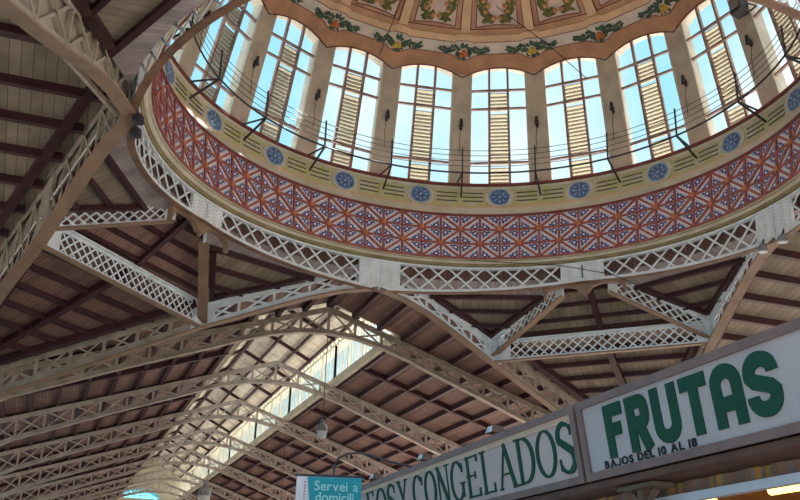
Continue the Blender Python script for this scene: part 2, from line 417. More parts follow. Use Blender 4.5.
for k in range(4):
    if k in (2, 3) and k == 3: continue
    phi = 45 + 90 * k
    if k == 2: continue
    lc = C3(14, phi, -2)
    root = empty('ceiling', lc, kind='structure')
    za = lambda r: (.06 - .714 * (r - 10)) if r < 12.73 else (-1.89 - .395 * (r - 12.73))
    tang = (-sin(rad(phi)), cos(rad(phi)), 0)
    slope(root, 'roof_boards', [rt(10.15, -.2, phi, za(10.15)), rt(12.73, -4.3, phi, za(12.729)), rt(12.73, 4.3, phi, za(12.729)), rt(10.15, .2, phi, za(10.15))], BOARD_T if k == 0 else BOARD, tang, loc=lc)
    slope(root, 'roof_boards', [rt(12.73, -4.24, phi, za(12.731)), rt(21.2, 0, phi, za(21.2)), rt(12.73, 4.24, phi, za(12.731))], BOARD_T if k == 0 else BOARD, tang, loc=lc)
    for r in (10.95, 11.5, 12.05, 12.5):
        hw = 4.24 * (r - 10) / 2.73 - .25
        beam(root, 'purlin', rt(r, -hw, phi, za(r) - .08), rt(r, hw, phi, za(r) - .08), .12, .15, lc)
    r = 13.6
    while r < 20.6:
        hw = 4.24 * (21.2 - r) / 8.47
        beam(root, 'purlin', rt(r, -hw, phi, za(r) - .1), rt(r, hw, phi, za(r) - .1), .15, .19, lc)
        r += .9
    beam(root, 'rafter', rt(10.4, 0, phi, za(10.4) - .12), rt(12.6, 0, phi, za(12.6) - .12), .2, .18, lc)
    beam(root, 'rafter', rt(12.9, 0, phi, za(12.9) - .15), rt(20.8, 0, phi, za(20.8) - .15), .26, .24, lc)
    for sg in (-1, 1):
        beam(root, 'rafter', rt(12.9, sg * 3.75, phi, za(12.9) - .15), rt(20.6, 0, phi, za(20.6) - .15), .3, .24, lc)

# ------------------------------------------------------------------ ring girder
DE, DO = 1.22, .75
def depth(a):                 # depth of the ring girder at angle a
    t = abs(((a + 45) % 90) - 45) / 45.0        # 0 at even posts, 1 at odd posts
    return DE + (DO - DE) * (t ** .85)
rg = empty('ring_girder', (0, 0, ZO - 1.2), 'white riveted lattice ring girder that carries the tiled dome, eight bays between paired plates', 'girder'); LR = (0, 0, ZO - 1.2)
RG = 10.0
for k in range(8):
    a0, a1 = 45 * k, 45 * (k + 1)
    mb = MB()
    hw = 4.9                     # half angle taken by the plates
    # diagonals at a constant lean
    step = (45 - 2 * hw) / 8.5; r = RG
    for dirn in (1, -1):
        for i in range(-14, 26):
            # line from bottom to top, runs LEN degrees per metre of height
            s0 = a0 + hw + i * step
            pts = []
            for q in range(13):
                h = q / 12 * 1.3; aa = s0 + dirn * h * (step * 1.55)
                if aa < a0 + hw * .45 or aa > a1 - hw * .45: continue
                if h > depth(aa) - .04: continue
                pts.append((aa, h))
            if len(pts) < 2: continue
            (aa, h0), (ab, h1) = pts[0], pts[-1]
            p = Vector(C3(r, aa, -h0)); q = Vector(C3(r, ab, -h1)); rr = r + (.03 if dirn > 0 else -.03)
            nrm = Vector((cos(rad((aa + ab) / 2)), sin(rad((aa + ab) / 2)), 0))
            mb.bar(p + nrm * (rr - r), q + nrm * (rr - r), .065, .03, nrm)
    mb.build('lattice', WHITE, rg, LR)
    for sg in (0, 1):
        ac = (a0 if sg == 0 else a1) + (1 if sg == 0 else -1) * (hw * .5)
        b = MB(); n = 4
        e0, e1 = ac - hw * .46, ac + hw * .46
        for i in range(n):
            p0, p1 = e0 + (e1 - e0) * i / n, e0 + (e1 - e0) * (i + 1) / n
            b.hexa([C3(9.93, p0, -depth(p0)), C3(9.93, p1, -depth(p1)), C3(10.05, p1, -depth(p1)), C3(10.05, p0, -depth(p0))],
                   [C3(9.93, p0, .02), C3(9.93, p1, .02), C3(10.05, p1, .02), C3(10.05, p0, .02)])
        for aa in (e0 + .45, ac - .3, ac + .3, e1 - .45):
            for i in range(int(depth(aa) / .12)):
                c = C3(9.925, aa, -.08 - i * .12); b.box(c[0] - .012, c[0] + .012, c[1] - .012, c[1] + .012, c[2] - .012, c[2] + .012, 1)
        b.build('stiffener_plate', (WHITE, GREYED), rg, LR)
    # bottom flange and top flange, 6-degree pieces in one mesh per bay
    for nm, mtl, w0, w1, zf, th in (('bottom_flange', BROWNRIB, 9.90, 10.10, None, .04), ('bottom_angle', WHITE, 9.93, 9.98, None, -.12), ('top_flange', WHITE, 9.90, 10.1, .0, .07)):
        b = MB(); n = 15
        for i in range(n):
            p0, p1 = a0 + 45 * i / n, a0 + 45 * (i + 1) / n
            z0 = -depth(p0) if zf is None else zf; z1 = -depth(p1) if zf is None else zf
            b.hexa([C3(w0, p0, z0 - th), C3(w0, p1, z1 - th), C3(w1, p1, z1 - th), C3(w1, p0, z0 - th)], [C3(w0, p0, z0), C3(w0, p1, z1), C3(w1, p1, z1), C3(w1, p0, z0)])
        b.build(nm, mtl, rg, LR)
# boarding behind the lattice
b = MB(); n = 120
for i in range(n):
    p0, p1 = 360 * i / n, 360 * (i + 1) / n; u0, u1 = rad(p0) * 10, rad(p1) * 10
    b.add([C3(10.45, p0, -.56), C3(10.45, p1, -.56), C3(10.45, p1, .3), C3(10.45, p0, .3)], [(0, 1, 2, 3)], [[(u0, 0), (u1, 0), (u1, 1), (u0, 1)]])
b.build('wall_behind_girder', BOARD)['kind'] = 'structure'
MB().lathe([(9.97, .32 + ZO), (10.62, .32 + ZO), (10.62, 3.66 + ZO), (10.5, 3.66 + ZO), (10.5, .38 + ZO), (9.97, .38 + ZO)], n=120, close=True).build('wall_drum_lightblock', PALESHEET)['kind'] = 'structure'  # unseen shell added to stop daylight leaking in behind frieze and girder

# ------------------------------------------------------------------ drum: mouldings, tiled frieze, medallion frieze
def rev(prof, n=200): return MB().lathe([(r, z + ZO) for r, z in prof], n=n)
tr = empty('trim_1', (0, 0, ZO), kind='structure'); LT = (0, 0, ZO)
rev([(10.1, .0), (9.98, .0), (9.94, .06)]).build('lower_fillet', CREAM, tr, LT, True)
rev([(9.94, .04), (9.86, .05), (9.86, .10), (9.80, .12)]).build('groove', OCHRE, tr, LT)
rev([(9.80, .12), (9.74, .13), (9.72, .17), (9.70, .20)]).build('bead', CREAM, tr, LT, True)
rev([(9.70, .19), (9.70, .235)]).build('thin_groove', OCHRE, tr, LT)  # ochre line between bead and upper fillet
rev([(9.70, .23), (9.63, .235), (9.61, .29)]).build('upper_fillet', CREAM, tr, LT, True)
def rf(v): return 9.62 + .17 * v, .27 + 1.84 * v        # frieze profile
tf = empty('tile_frieze', (0, 0, ZO + .25), 'blue and white glazed tile frieze with red relief ribs below the dome medallions', 'frieze'); LF = (0, 0, ZO + .25)
NC = 80; b = MB()
for i in range(NC):
    for j in range(3):
        a0, a1 = 360 * i / NC, 360 * (i + 1) / NC; (r0, z0), (r1, z1) = rf(j / 3), rf((j + 1) / 3)
        uv = [(0, 0), (1, 0), (1, 1), (0, 1)] if (i + j) % 2 == 0 else [(1, 0), (0, 0), (0, 1), (1, 1)]
        if (i + j) % 2: uv = [(1, 0), (0, 0), (0, 1), (1, 1)]
        b.add([C3(r0, a0, z0), C3(r0, a1, z0), C3(r1, a1, z1), C3(r1, a0, z1)], [(0, 1, 2, 3)], [uv])
b.build('tiles', TILE, tf, LF)
b = MB(); bs = MB()
def fp(i, j, off=.0): r, z = rf(j / 3); return Vector(C3(r - off, 360 * i / NC, z))
for i in range(NC):
    nrm = Vector((cos(rad(360 * i / NC)), sin(rad(360 * i / NC)), 0))
    for j in range(3):
        b.bar(fp(i, j, .03), fp(i, j + 1, .03), .075, .07, nrm)
        p, q = ((i, j), (i + 1, j + 1)) if (i + j) % 2 == 0 else ((i + 1, j), (i, j + 1))
        b.bar(fp(*p, .025), fp(*q, .025), .085, .06, nrm)
    for j in (0, 1, 2, 3): b.bar(fp(i, j, .028), fp(i + 1, j, .028), .07, .065, nrm)
    for j in (1, 2):
        if (i + j) % 2 == 0:
            c = fp(i, j, .055); t = Vector((-nrm.y, nrm.x, 0)); up = Vector((0, 0, 1)); s = .095
            b.prism([c + t * (s * cos(q * pi / 4)) + up * (s * sin(q * pi / 4)) for q in range(8)], nrm * -.05, mi=1)
b.build('ribs', (REDRIB, BOSS), tf, LF)
t2 = empty('trim_2', (0, 0, ZO + 2.1), kind='structure'); L2 = (0, 0, ZO + 2.1)
rev([(9.70, 2.07), (9.70, 2.16), (9.84, 2.18)]).build('wine_line', LINE, t2, L2)
rev([(9.83, 2.17), (9.86, 2.30), (9.90, 2.34), (9.95, 2.52), (9.97, 2.55)]).build('cream_cove', CREAM, t2, L2, True)
rev([(9.97, 2.55), (9.96, 2.59), (10.04, 2.64), (10.10, 2.67)]).build('cream_step', VAULT_L, t2, L2, True)
rev([(10.10, 2.66), (10.15, 3.42)]).build('frieze_field', YELLOW, t2, L2)
rev([(10.15, 3.40), (10.07, 3.42), (10.04, 3.50)]).build('cream_cap', CREAM, t2, L2, True)
rev([(10.04, 3.50), (9.98, 3.52), (9.98, 3.62), (10.55, 3.64)]).build('dark_ledge', LINE, t2, L2)
def dpt(a, z, off=0.):       # point on the medallion frieze
    r = 10.10 + .05 * (z - 2.66) / .76; return Vector(C3(r - off, a, z))
# medallions
def patch(cx_a, zc, ra_deg, rz, n=28, off0=.0, off1=.05):
    pts = [dpt(cx_a + ra_deg * cos(2 * pi * k / n), zc + rz * sin(2 * pi * k / n), off0) for k in range(n)]
    return pts
md = None
DPM = 360 / (2 * pi * 10.1)  # degrees per metre
def medallion(a):
    lc = tuple(dpt(a, 3.07)); root = empty('medallion', lc)
    nv = Vector((-cos(rad(a)), -sin(rad(a)), 0)); zc = 3.05
    MB().prism(patch(a, zc, .56 * DPM, .46), nv * .05).build('cream_surround', CREAM, root, lc)
    MB().prism(patch(a, zc, .45 * DPM, .39), nv * .07).build('pale_rim', LBLUE, root, lc)
    MB().prism(patch(a, zc, .38 * DPM, .335), nv * .085).build('blue_disc', BLUE, root, lc)
    f = MB()
    for k in range(8):
        th = 2 * pi * k / 8
        c = dpt(a + .22 * cos(th) * DPM, zc + .195 * sin(th), .085); t = Vector((-sin(rad(a)), cos(rad(a)), 0)); u = Vector((0, 0, 1))
        dr = t * cos(th) + u * sin(th); sd = t * -sin(th) + u * cos(th)
        f.prism([c + dr * .09, c + sd * .028, c - dr * .08, c - sd * .028], nv * .015)
    c = dpt(a, zc, .085); t = Vector((-sin(rad(a)), cos(rad(a)), 0)); u = Vector((0, 0, 1))
    f.prism([c + t * (.05 * cos(q)) + u * (.05 * sin(q)) for q in [2 * pi * i / 10 for i in range(10)]], nv * .02)
    f.build('flower', LBLUE, root, lc)
    return root
# slot panels between medallions
slots = MB(); cr = MB()
for k in range(20):
    ac = 18 * k          # pier axis, middle between medallions
    for z, h0, h1 in ((3.25, 1.0, .20), (3.07, 1.02, .20), (2.89, 1.0, .20)):
        for sg in (-1, 1):
            for (s0, s1) in ((.10, .92),):
                p = [dpt(ac + sg * s * DPM, zz, .012) for s, zz in ((s0, z - .022), (s1, z - .022), (s1, z + .022), (s0, z + .022))]
                slots.prism(p, Vector((-cos(rad(ac)), -sin(rad(ac)), 0)) * .012)
    for z in (3.16, 2.98):
        for sg in (-1, 1):
            p = [dpt(ac + sg * s * DPM, zz, .0) for s, zz in ((.65, z - .03), (1.0, z - .03), (1.0, z + .03), (.65, z + .03))]
            cr.prism(p, Vector((-cos(rad(ac)), -sin(rad(ac)), 0)) * .03)
slots.build('slots', SLOT, t2, L2); cr.build('bars', CREAM, t2, L2)
VISM = {9: 'rightmost', 27: 'second from the right', 45: 'third from the right', 63: 'fourth from the right', 81: 'fifth from the right', 99: 'sixth from the right', 117: 'seventh from the right', 135: 'eighth from the right', 153: 'ninth from the right', 171: 'tenth from the right'}
for k in range(20):
    a = 9 + 18 * k
    m = medallion(a)
    if a in VISM: tag(m, 'blue flower medallion above the tiles, ' + ('at the right edge of the photo' if a == 9 else VISM[a]), 'medallion', 'medallions round the drum')
    else: tag(m, 'blue flower majolica medallion on the near side of the drum, nearest the viewer', 'medallion', 'medallions round the drum')

# drum wall with piers
def rw(z): return 10.25 - .25 * (z - 4.68)
ZB, ZT = 3.6, 8.12; PH = 1.95        # base, springing, half angle of a pier at the bottom
def archz(t): return 8.36 + .32 * (1 - t * t)
wl = MB(); NPH = 7
for k in range(20):
    ac = 18 * k; n = 6
    zs = [ZB, 4.6, 5.6, 6.6, 7.4, 8.1]
    for q in range(len(zs) - 1):
        z0, z1 = zs[q], zs[q + 1]
        ph0, ph1 = 2.2, 2.2
        for s in range(2):
            p0 = ac - 2.2 + 2.2 * s; p1 = p0 + 2.2
            wl.hexa([C3(rw(z0), p0, z0), C3(rw(z0), p1, z0), C3(rw(z0) + .5, p1, z0), C3(rw(z0) + .5, p0, z0)],
                    [C3(rw(z1), p0, z1), C3(rw(z1), p1, z1), C3(rw(z1) + .5, p1, z1), C3(rw(z1) + .5, p0, z1)])
    # spandrel over the window that starts at this pier
    for i in range(NPH * 2):
        t0, t1 = -1 + i / NPH, -1 + (i + 1) / NPH
        p0, p1 = ac + 9 + 6.8 * t0, ac + 9 + 6.8 * t1
        za, zb = archz(t0), archz(t1)
        wl.hexa([C3(rw(za), p0, za), C3(rw(zb), p1, zb), C3(rw(zb) + .5, p1, zb), C3(rw(za) + .5, p0, za)],
                [C3(rw(9.0), p0, 9.0), C3(rw(9.0), p1, 9.0), C3(rw(9.0) + .5, p1, 9.0), C3(rw(9.0) + .5, p0, 9.0)])
    wl.hexa([C3(rw(8.1), ac - 2.2, 8.1), C3(rw(8.1), ac + 2.2, 8.1), C3(rw(8.1) + .5, ac + 2.2, 8.1), C3(rw(8.1) + .5, ac - 2.2, 8.1)],
            [C3(rw(9.0), ac - 2.2, 9.0), C3(rw(9.0), ac + 2.2, 9.0), C3(rw(9.0) + .5, ac + 2.2, 9.0), C3(rw(9.0) + .5, ac - 2.2, 9.0)])
wl.build('wall_drum', PIER)['kind'] = 'structure'

# windows of the drum
def drum_window(a, idx):
    lc = C3(rw(3.7), a, 3.7)
    w = empty('window_%d' % idx, lc, kind='structure')
    HA = 6.8
    def wp(t, z, off=.12): return Vector(C3(rw(z) + off, a + HA * t, z))
    nrm = Vector((cos(rad(a)), sin(rad(a)), 0))
    f = MB()
    for t in (-1 / 3, 1 / 3): f.bar(wp(t, 3.62), wp(t, archz(t)), .09, .12, nrm)
    for z in (7.62, 6.87, 4.68):
        f.bar(wp(-1, z, .1), wp(1, z, .1), .08, .10, nrm)
    f.build('mullions', MULL, w, lc)
    f = MB()
    for t in (-.985, .985): f.bar(wp(t, 3.62, .05), wp(t, archz(t), .05), .07, .12, nrm)
    for i in range(12):
        t0, t1 = -1 + i / 6, -1 + (i + 1) / 6
        f.bar(wp(t0, archz(t0) - .03, .05), wp(t1, archz(t1) - .03, .05), .07, .10, nrm)
    f.bar(wp(-1, 3.67, .05), wp(1, 3.67, .05), .08, .12, nrm)
    f.build('frame', CREAM, w, lc)
    f = MB(); g = MB(); z = 3.78
    tq = .30
    while z < 7.56:
        if abs(z - 6.87) > .06 and abs(z - 4.68) > .06:
            p = wp(-tq, z, .12); q = wp(tq, z, .12); d = nrm * .13 + Vector((0, 0, -.12)); g.bar(p, q, .025, .024, nrm)
            f.hexa([p, q, q + Vector((0, 0, .012)), p + Vector((0, 0, .012))], [p + d, q + d, q + d + Vector((0, 0, .012)), p + d + Vector((0, 0, .012))])
        z += .145
    lv = f.build('louver', SLAT, w, lc); g.build('louver_gap_lines', MULL, lv, lc)  # brown strips added to draw the shade in the gaps between slats
    f = MB()
    zs = [3.62, 4.68, 6.87, 7.62]
    for q in range(3):
        f.add([wp(-1, zs[q], .18), wp(1, zs[q], .18), wp(1, zs[q + 1], .18), wp(-1, zs[q + 1], .18)], [(0, 1, 2, 3)])
    top = [wp(-1 + i / 5, archz(-1 + i / 5), .18) for i in range(11)]
    f.add([wp(-1, 7.62, .18), wp(1, 7.62, .18)] + top[::-1], [tuple(range(13))])
    f.build('pane', GLASS, w, lc)
for k in range(20):
    wn += 1; drum_window(9 + 18 * k, wn)

# vault
PROF = [(9.42, 8.12), (9.2, 8.55), (9.0, 8.92), (8.6, 9.28), (8.2, 9.65), (7.7, 10.05), (7.0, 10.55), (6.0, 11.1), (4.5, 11.75), (2.5, 12.2), (.2, 12.35)]
def prof(s):
    for a, b in zip(PROF, PROF[1:]):
        L = math.hypot(b[0] - a[0], b[1] - a[1])
        if s <= L or b is PROF[-1]:
            f = s / L; n = Vector((-(b[1] - a[1]), -(a[0] - b[0]))).normalized()
            return a[0] + (b[0] - a[0]) * f, a[1] + (b[1] - a[1]) * f, n
        s -= L
def VP(a, s, off=0.):
    r, z, n = prof(max(0, s)); return Vector(C3(r + n.x * off, a, z + n.y * off))
def se(t): return .40 * (1 - t * t) if abs(t) < 1 else 0       # scalloped lower edge, t: -1..1 between pier axes
VL = (0, 0, ZO + 8.1)
vt = empty('ceiling', VL, kind='structure')
b = MB(); SS = [0, .15, .35, .6, .9, 1.2, 1.5, 1.8, 2.2, 2.7, 3.3, 4.2, 5.2, 6.5, 8.0, 9.6]
NA = 12; rows = []
for i in range(20 * NA):
    a = 18 * i / NA; t = ((i % NA) / NA) * 2 - 1
    e = se(t); rows.append([VP(a, e + (SS[-1] - e) * s / SS[-1]) for s in SS] )
m = len(SS); vs = [p for r in rows for p in r]; n = len(rows)
fs = [(i * m + j, i * m + j + 1, ((i + 1) % n) * m + j + 1, ((i + 1) % n) * m + j) for i in range(n) for j in range(m - 1)]
b.add(vs, fs)
b.lathe([(9.75, 9.0 + ZO), (9.3, 9.6 + ZO), (8.4, 10.4 + ZO), (6.5, 11.6 + ZO), (3, 12.6 + ZO), (.2, 12.8 + ZO)], n=80)
b.build('vault_plaster', VAULT, vt, VL, True)
def strip(mb, a0, a1, lo, hi, off, n=14, th=None):
    """raised band over the vault between lo(t) and hi(t); t runs -1..1 from a0 to a1"""
    for i in range(n):
        t0, t1 = -1 + 2 * i / n, -1 + 2 * (i + 1) / n
        A0, A1 = a0 + (a1 - a0) * i / n, a0 + (a1 - a0) * (i + 1) / n
        m = max(1, int((hi(0) - lo(0)) / .35))
        for j in range(m):
            f0, f1 = j / m, (j + 1) / m
            q0 = [(A0, lo(t0) + (hi(t0) - lo(t0)) * f0), (A1, lo(t1) + (hi(t1) - lo(t1)) * f0), (A1, lo(t1) + (hi(t1) - lo(t1)) * f1), (A0, lo(t0) + (hi(t0) - lo(t0)) * f1)]
            mb.hexa([VP(a, s, .0) for a, s in q0], [VP(a, s, off) for a, s in q0])
def bump(t, w=.33, h=.17):      # bulge towards the pier below each fruit cluster (t = +-1 at piers)
    d = (1 - abs(t)) / w; return h * math.sqrt(max(0, 1 - d * d)) if d < 1 else 0
edge = MB(); fest = MB(); ln1 = MB(); ln2 = MB(); mould = MB(); pan = MB(); pline = MB(); rib = MB()
leafd = MB(); leafo = MB(); fr = [MB(), MB(), MB()]
def leaf(mb, a, s, th, L, w, off=.05):
    ca = 360 / (2 * pi * prof(s)[0]); d = (cos(th), sin(th)); sd = (-d[1], d[0])
    pts = []
    for u, v in ((0, 0), (.35, .5), (.7, .42), (1, 0), (.7, -.42), (.35, -.5)):
        x = d[0] * u * L + sd[0] * v * w; y = d[1] * u * L + sd[1] * v * w; pts.append((a + x * ca, s + y))
    A = [VP(p[0], p[1], off) for p in pts]
    mb.add(A + [VP(a + (d[0] * .5 * L) * ca, s + d[1] * .5 * L, off + .02)], [(i, (i + 1) % 6, 6) for i in range(6)])
def fruit(mb, a, s, r, off=.05):
    ca = 360 / (2 * pi * prof(s)[0]); n = 10
    ring = [VP(a + r * cos(2 * pi * k / n) * ca, s + r * sin(2 * pi * k / n), off) for k in range(n)]
    r2 = [VP(a + .6 * r * cos(2 * pi * k / n) * ca, s + .6 * r * sin(2 * pi * k / n), off + r * .5) for k in range(n)]
    mb.add(ring + r2 + [VP(a, s, off + r * .65)], [(k, (k + 1) % n, (k + 1) % n + n, k + n) for k in range(n)] + [(k + n, (k + 1) % n + n, 2 * n) for k in range(n)])
for k in range(20):
    ac = 18 * k; a0, a1 = ac, ac + 18
    strip(edge, a0, a1, lambda t: se(t), lambda t: se(t) + .05, .05)
    lo = lambda t: .92 + .10 * (1 - t * t) - bump(t); hi = lambda t: 1.42 + .06 * (1 - t * t) + bump(t, .3, .10)
    strip(fest, a0, a1, lo, hi, .02, 20)
    strip(ln1, a0, a1, lambda t: lo(t) - .03, lo, .035, 20); strip(ln2, a0, a1, hi, lambda t: hi(t) + .035, .035, 20)
    strip(mould, a0, a1, lambda t: hi(t) + .035, lambda t: hi(t) + .30, .05, 20)
    strip(ln1, a0, a1, lambda t: 1.97 + .05 * (1 - t * t), lambda t: 2.0 + .05 * (1 - t * t), .03)
    # coffers
    g0, g1 = ac + 3.0, ac + 15.0
    plo = lambda t: 2.12 + .10 * (1 - t * t)
    phi_ = lambda t: 5.2
    strip(pan, g0, g1, plo, phi_, .015, 8)
    strip(pline, g0, g1, lambda t: plo(t) - .04, plo, .03, 8)
    for gg in (g0, g1): strip(pline, gg - .12, gg + .12, lambda t: 2.1, lambda t: 5.2, .03, 1)
    strip(rib, ac - 1.3, ac + 1.3, lambda t: 1.9, lambda t: 6.2, .09, 2)
    for gg in (-1.45, 1.45): strip(ln2, ac + gg - .1, ac + gg + .1, lambda t: 2.0, lambda t: 6.0, .05, 1)
    # festoon: cluster over the pier and two leafy arms
    fm = fr[k % 2]
    for dx, dy in ((-.10, -.02), (.09, -.06), (0, .08)):
        fruit(fm, ac + dx * DPM, 1.0 + dy, .115)
    rnd = random.Random(k)
    for q in range(22):
        th = rnd.uniform(0, 2 * pi); leaf(leafd, ac + cos(th) * .14 * DPM, 1.10 + sin(th) * .12, th, rnd.uniform(.20, .30), .13, .045)
    for sg in (-1, 1):
        for q in range(8):
            x = .24 + q * .105; y = 1.16 + .05 * sin(q * 1.1) - .003 * q
            aa = ac + sg * x * DPM * 1.05
            for up in (-1, 1):
                leaf(leafd, aa, y, (0 if sg > 0 else pi) + up * rnd.uniform(.5, 1.2), rnd.uniform(.19, .26) * (1 - .03 * q), .115, .045)
        leaf(leafd, ac + sg * 1.08 * DPM, 1.17, 0 if sg > 0 else pi, .16, .08, .045)
    # wreath in the coffer
    cc = ac + 9
    for sg in (-1, 1):
        for q in range(13):
            u = q / 12; x = .08 + .50 * min(1, u * 2.0) ** .8; y = 2.42 + (.0 if u < .3 else (u - .3) * 1.25)
            th0 = (.25 if u < .35 else 1.35)
            th = th0 if sg > 0 else pi - th0
            for up in (-1, 1):
                leaf(leafo, cc + sg * x * DPM * 1.2, y, th + up * rnd.uniform(.5, .95), rnd.uniform(.24, .34), .15, .035)
        for (x, y) in ((.50, 2.74), (.40, 2.98), (.60, 3.2), (.14, 2.48), (.45, 3.4)):
            fruit(fr[2], cc + sg * x * DPM * 1.15, y, .11, .035)
for nm, mb, mt in (('edge_line', edge, LINE), ('festoon_band', fest, FEST), ('lower_line', ln1, LINE), ('upper_line', ln2, LINE), ('apricot_moulding', mould, VAULT_L), ('coffer_field', pan, PANEL), ('coffer_line', pline, LINE), ('vault_rib', rib, VAULT_L),
                   ('dark_leaves', leafd, LEAF), ('olive_leaves', leafo, LEAF_O), ('painted_oranges', fr[0], ORANGE), ('painted_lemons', fr[1], LEMON), ('painted_peaches', fr[2], PEACH)):
    mb.build(nm, mt, vt, VL)

# safety railing inside the drum
sr = empty('safety_railing', (0, 0, ZO + 3.0), 'thin black safety railing with outward struts circling below the dome windows', 'railing'); LS = (0, 0, ZO + 3.0)
def ringtube(r, z, t): return MB().tube([C3(r, 3.6 * i, z) for i in range(100)], t, 6, True)
ringtube(9.02, 3.62, .035).build('bottom_rail', RUST, sr, LS)
for z in (3.92, 4.15, 4.38, 4.60): ringtube(9.04, z, .012).build('wire', RUST, sr, LS)
for k in range(20):
    a = 18 * k
    MB().bar(C3(9.04, a, 3.58), C3(9.04, a, 4.72), .05, .05, (cos(rad(a)), sin(rad(a)), 0)).build('post', RUST, sr, LS)
    MB().bar(C3(9.02, a, 3.62), C3(10.08, a - .25, 3.05), .06, .06).build('strut', RUST, sr, LS)
    MB().bar(C3(9.02, a, 3.62), C3(10.0, a + .9, 3.56), .05, .05).build('strut', RUST, sr, LS)

# wall spotlights on the piers
def pier_light(a, label):
    lc = C3(rw(6.1), a, 6.1); w = empty('wall_lamp', lc, label, 'lamp', 'spotlights on the drum piers')
    n = Vector((-cos(rad(a)), -sin(rad(a)), 0)); u = Vector((0, 0, 1)); o = Vector(lc); t = Vector((-sin(rad(a)), cos(rad(a)), 0))
    MB().bar(o + n * .02 - u * .12, o + n * .02 + u * .12, .10, .06, n).build('back_plate', RUST, w, lc)
    MB().bar(o + n * .05 + u * .12, o + n * .2 + u * .2, .05, .05).build('bracket', RUST, w, lc)
    MB().tube([o + n * .2 + u * .28, o + n * .18 + u * .16, o + n * .16 - u * .06], [.05, .07, .085], 10).build('lamp_head', RUST, w, lc)
    MB().tube([o - u * .12 + n * .02, o - u * .6 + n * .03 + t * .06, o - u * .8 + t * .04 + n * .02 , o - u * 1.3 + n * .02 + t * .04], .012, 5).build('cord', CABLE, w, lc)
for a, lb in ((0, 'on the pier at the right edge of the photo'), (18, 'on the second pier from the right'), (36, 'on the third pier from the right'), (54, 'on the pier right of the middle window'),
              (72, 'on the pier left of the middle window'), (90, 'on the pier two windows left of the middle'), (108, 'on the pier three windows left of the middle'), (126, 'on the pier four windows left of the middle'), (144, 'on the leftmost pier in view')):
    pier_light(a, 'small black spotlight, ' + lb)
lc = C3(9.3, -2.6, 7.1)
fl = empty('floodlight', lc, 'dark boxy floodlight hanging high before the drum windows at the top right', 'floodlight')
o = Vector(lc); n = Vector((-1, 0, 0))
MB().hexa([o + Vector((-.30, -.26, -.2)), o + Vector((.05, -.26, -.28)), o + Vector((.05, .26, -.28)), o + Vector((-.30, .26, -.2))], [o + Vector((-.34, -.26, .3)), o + Vector((.1, -.2, .32)), o + Vector((.1, .2, .32)), o + Vector((-.34, .26, .3))]).build('housing', RUST, fl, lc)
MB().box(o.x - .345, o.x - .325, o.y - .22, o.y + .22, o.z - .1, o.z + .26).build('glass', LAMPG, fl, lc)
b = MB(); b.bar(o + Vector((0, -.3, 0)), o + Vector((.35, -.3, 0)), .04, .04); b.bar(o + Vector((0, .3, 0)), o + Vector((.35, .3, 0)), .04, .04); b.bar(o + Vector((.35, -.3, 0)), o + Vector((.35, .3, 0)), .05, .05); b.bar(o + Vector((-.0, -.3, 0)), o + Vector((0, .3, 0)), .03, .03)
b.build('yoke', RUST, fl, lc)

# ------------------------------------------------------------------ trusses and girders
def truss(name, loc, P, top, bot, n, mats, root=None, fw=.34, tw=.24, side=(0, 1, 0), apex_post=True, ch=.2, web=.075, post=.12):
    """P(d)->(x,y) plan position, top(d), bot(d) heights; one mesh per member"""
    tm, bm, wm = mats; D = n
    t = MB(); b = MB(); b2 = MB()
    for d0, d1 in zip(D, D[1:]):
        p, q = P(d0), P(d1)
        t.bar((*p, top(d0) - ch / 2), (*q, top(d1) - ch / 2), .06, ch); t.bar((*p, top(d0)), (*q, top(d1)), tw, .05)
        b.bar((*p, bot(d0) + ch / 2), (*q, bot(d1) + ch / 2), .06, ch)
        b2.bar((*p, bot(d0)), (*q, bot(d1)), fw, .05)
    t.build('top_chord', tm, root, loc); bb = b.build('bottom_chord', wm, root, loc); b2.build('bottom_flange', bm, bb, loc)
    s = Vector(side)
    for i, d in enumerate(D):
        p = P(d); MB().bar((*p, bot(d) + .04), (*p, top(d) - .04), post, .05, s).build('post', wm, root, loc)
    for i, (d0, d1) in enumerate(zip(D, D[1:])):
        p, q = Vector((*P(d0), 0)), Vector((*P(d1), 0))
        for sg, (za, zb) in ((1, (bot(d0) + .1, top(d1) - .1)), (-1, (top(d0) - .1, bot(d1) + .1))):
            MB().bar(p + Vector((0, 0, za)) + s * (.03 * sg), q + Vector((0, 0, zb)) + s * (.03 * sg), web, .03, s).build('diagonal', wm, root, loc)
def lerp_tab(tab):
    def f(x):
        x = abs(x)
        for (a, u), (b, v) in zip(tab, tab[1:]):
            if x <= b: return u + (v - u) * (x - a) / (b - a) + ZO
        return tab[-1][1] + ZO
    return f
TB = lerp_tab([(0, -1.05), (1.2, -1.12), (2.4, -1.38), (3.6, -1.75), (5, -2.3), (7.44, -3.2), (9.5, -4.0), (12.8, -5.3), (15, -6.6)])
TTp = lambda x: .17 - .335 * abs(x) + ZO
loc = (0, YT[0], ZO - 1.05)
TLAB = ['brown arched lattice roof truss nearest the dome, first of the long nave behind the ring', 'cream arched lattice roof truss, second of the long nave counted from the dome', 'cream arched lattice roof truss, third of the long nave counted from the dome',
        'cream arched lattice roof truss, fourth of the long nave counted from the dome', 'cream arched lattice roof truss, fifth of the long nave counted from the dome', 'cream arched lattice roof truss, sixth of the long nave counted from the dome',
        'small far cream roof truss just before the cyan arched window']
tr0 = empty('roof_truss', loc, TLAB[0], 'roof truss', 'arched trusses of the nave')
Dn = [-15 + 1.25 * i for i in range(25)]
truss('roof_truss', loc, lambda d: (d, YT[0]), TTp, TB, Dn, (BEIGE, BEIGE, BEIGE), tr0)
tr1 = empty('roof_truss', loc, TLAB[1], 'roof truss', 'arched trusses of the nave')
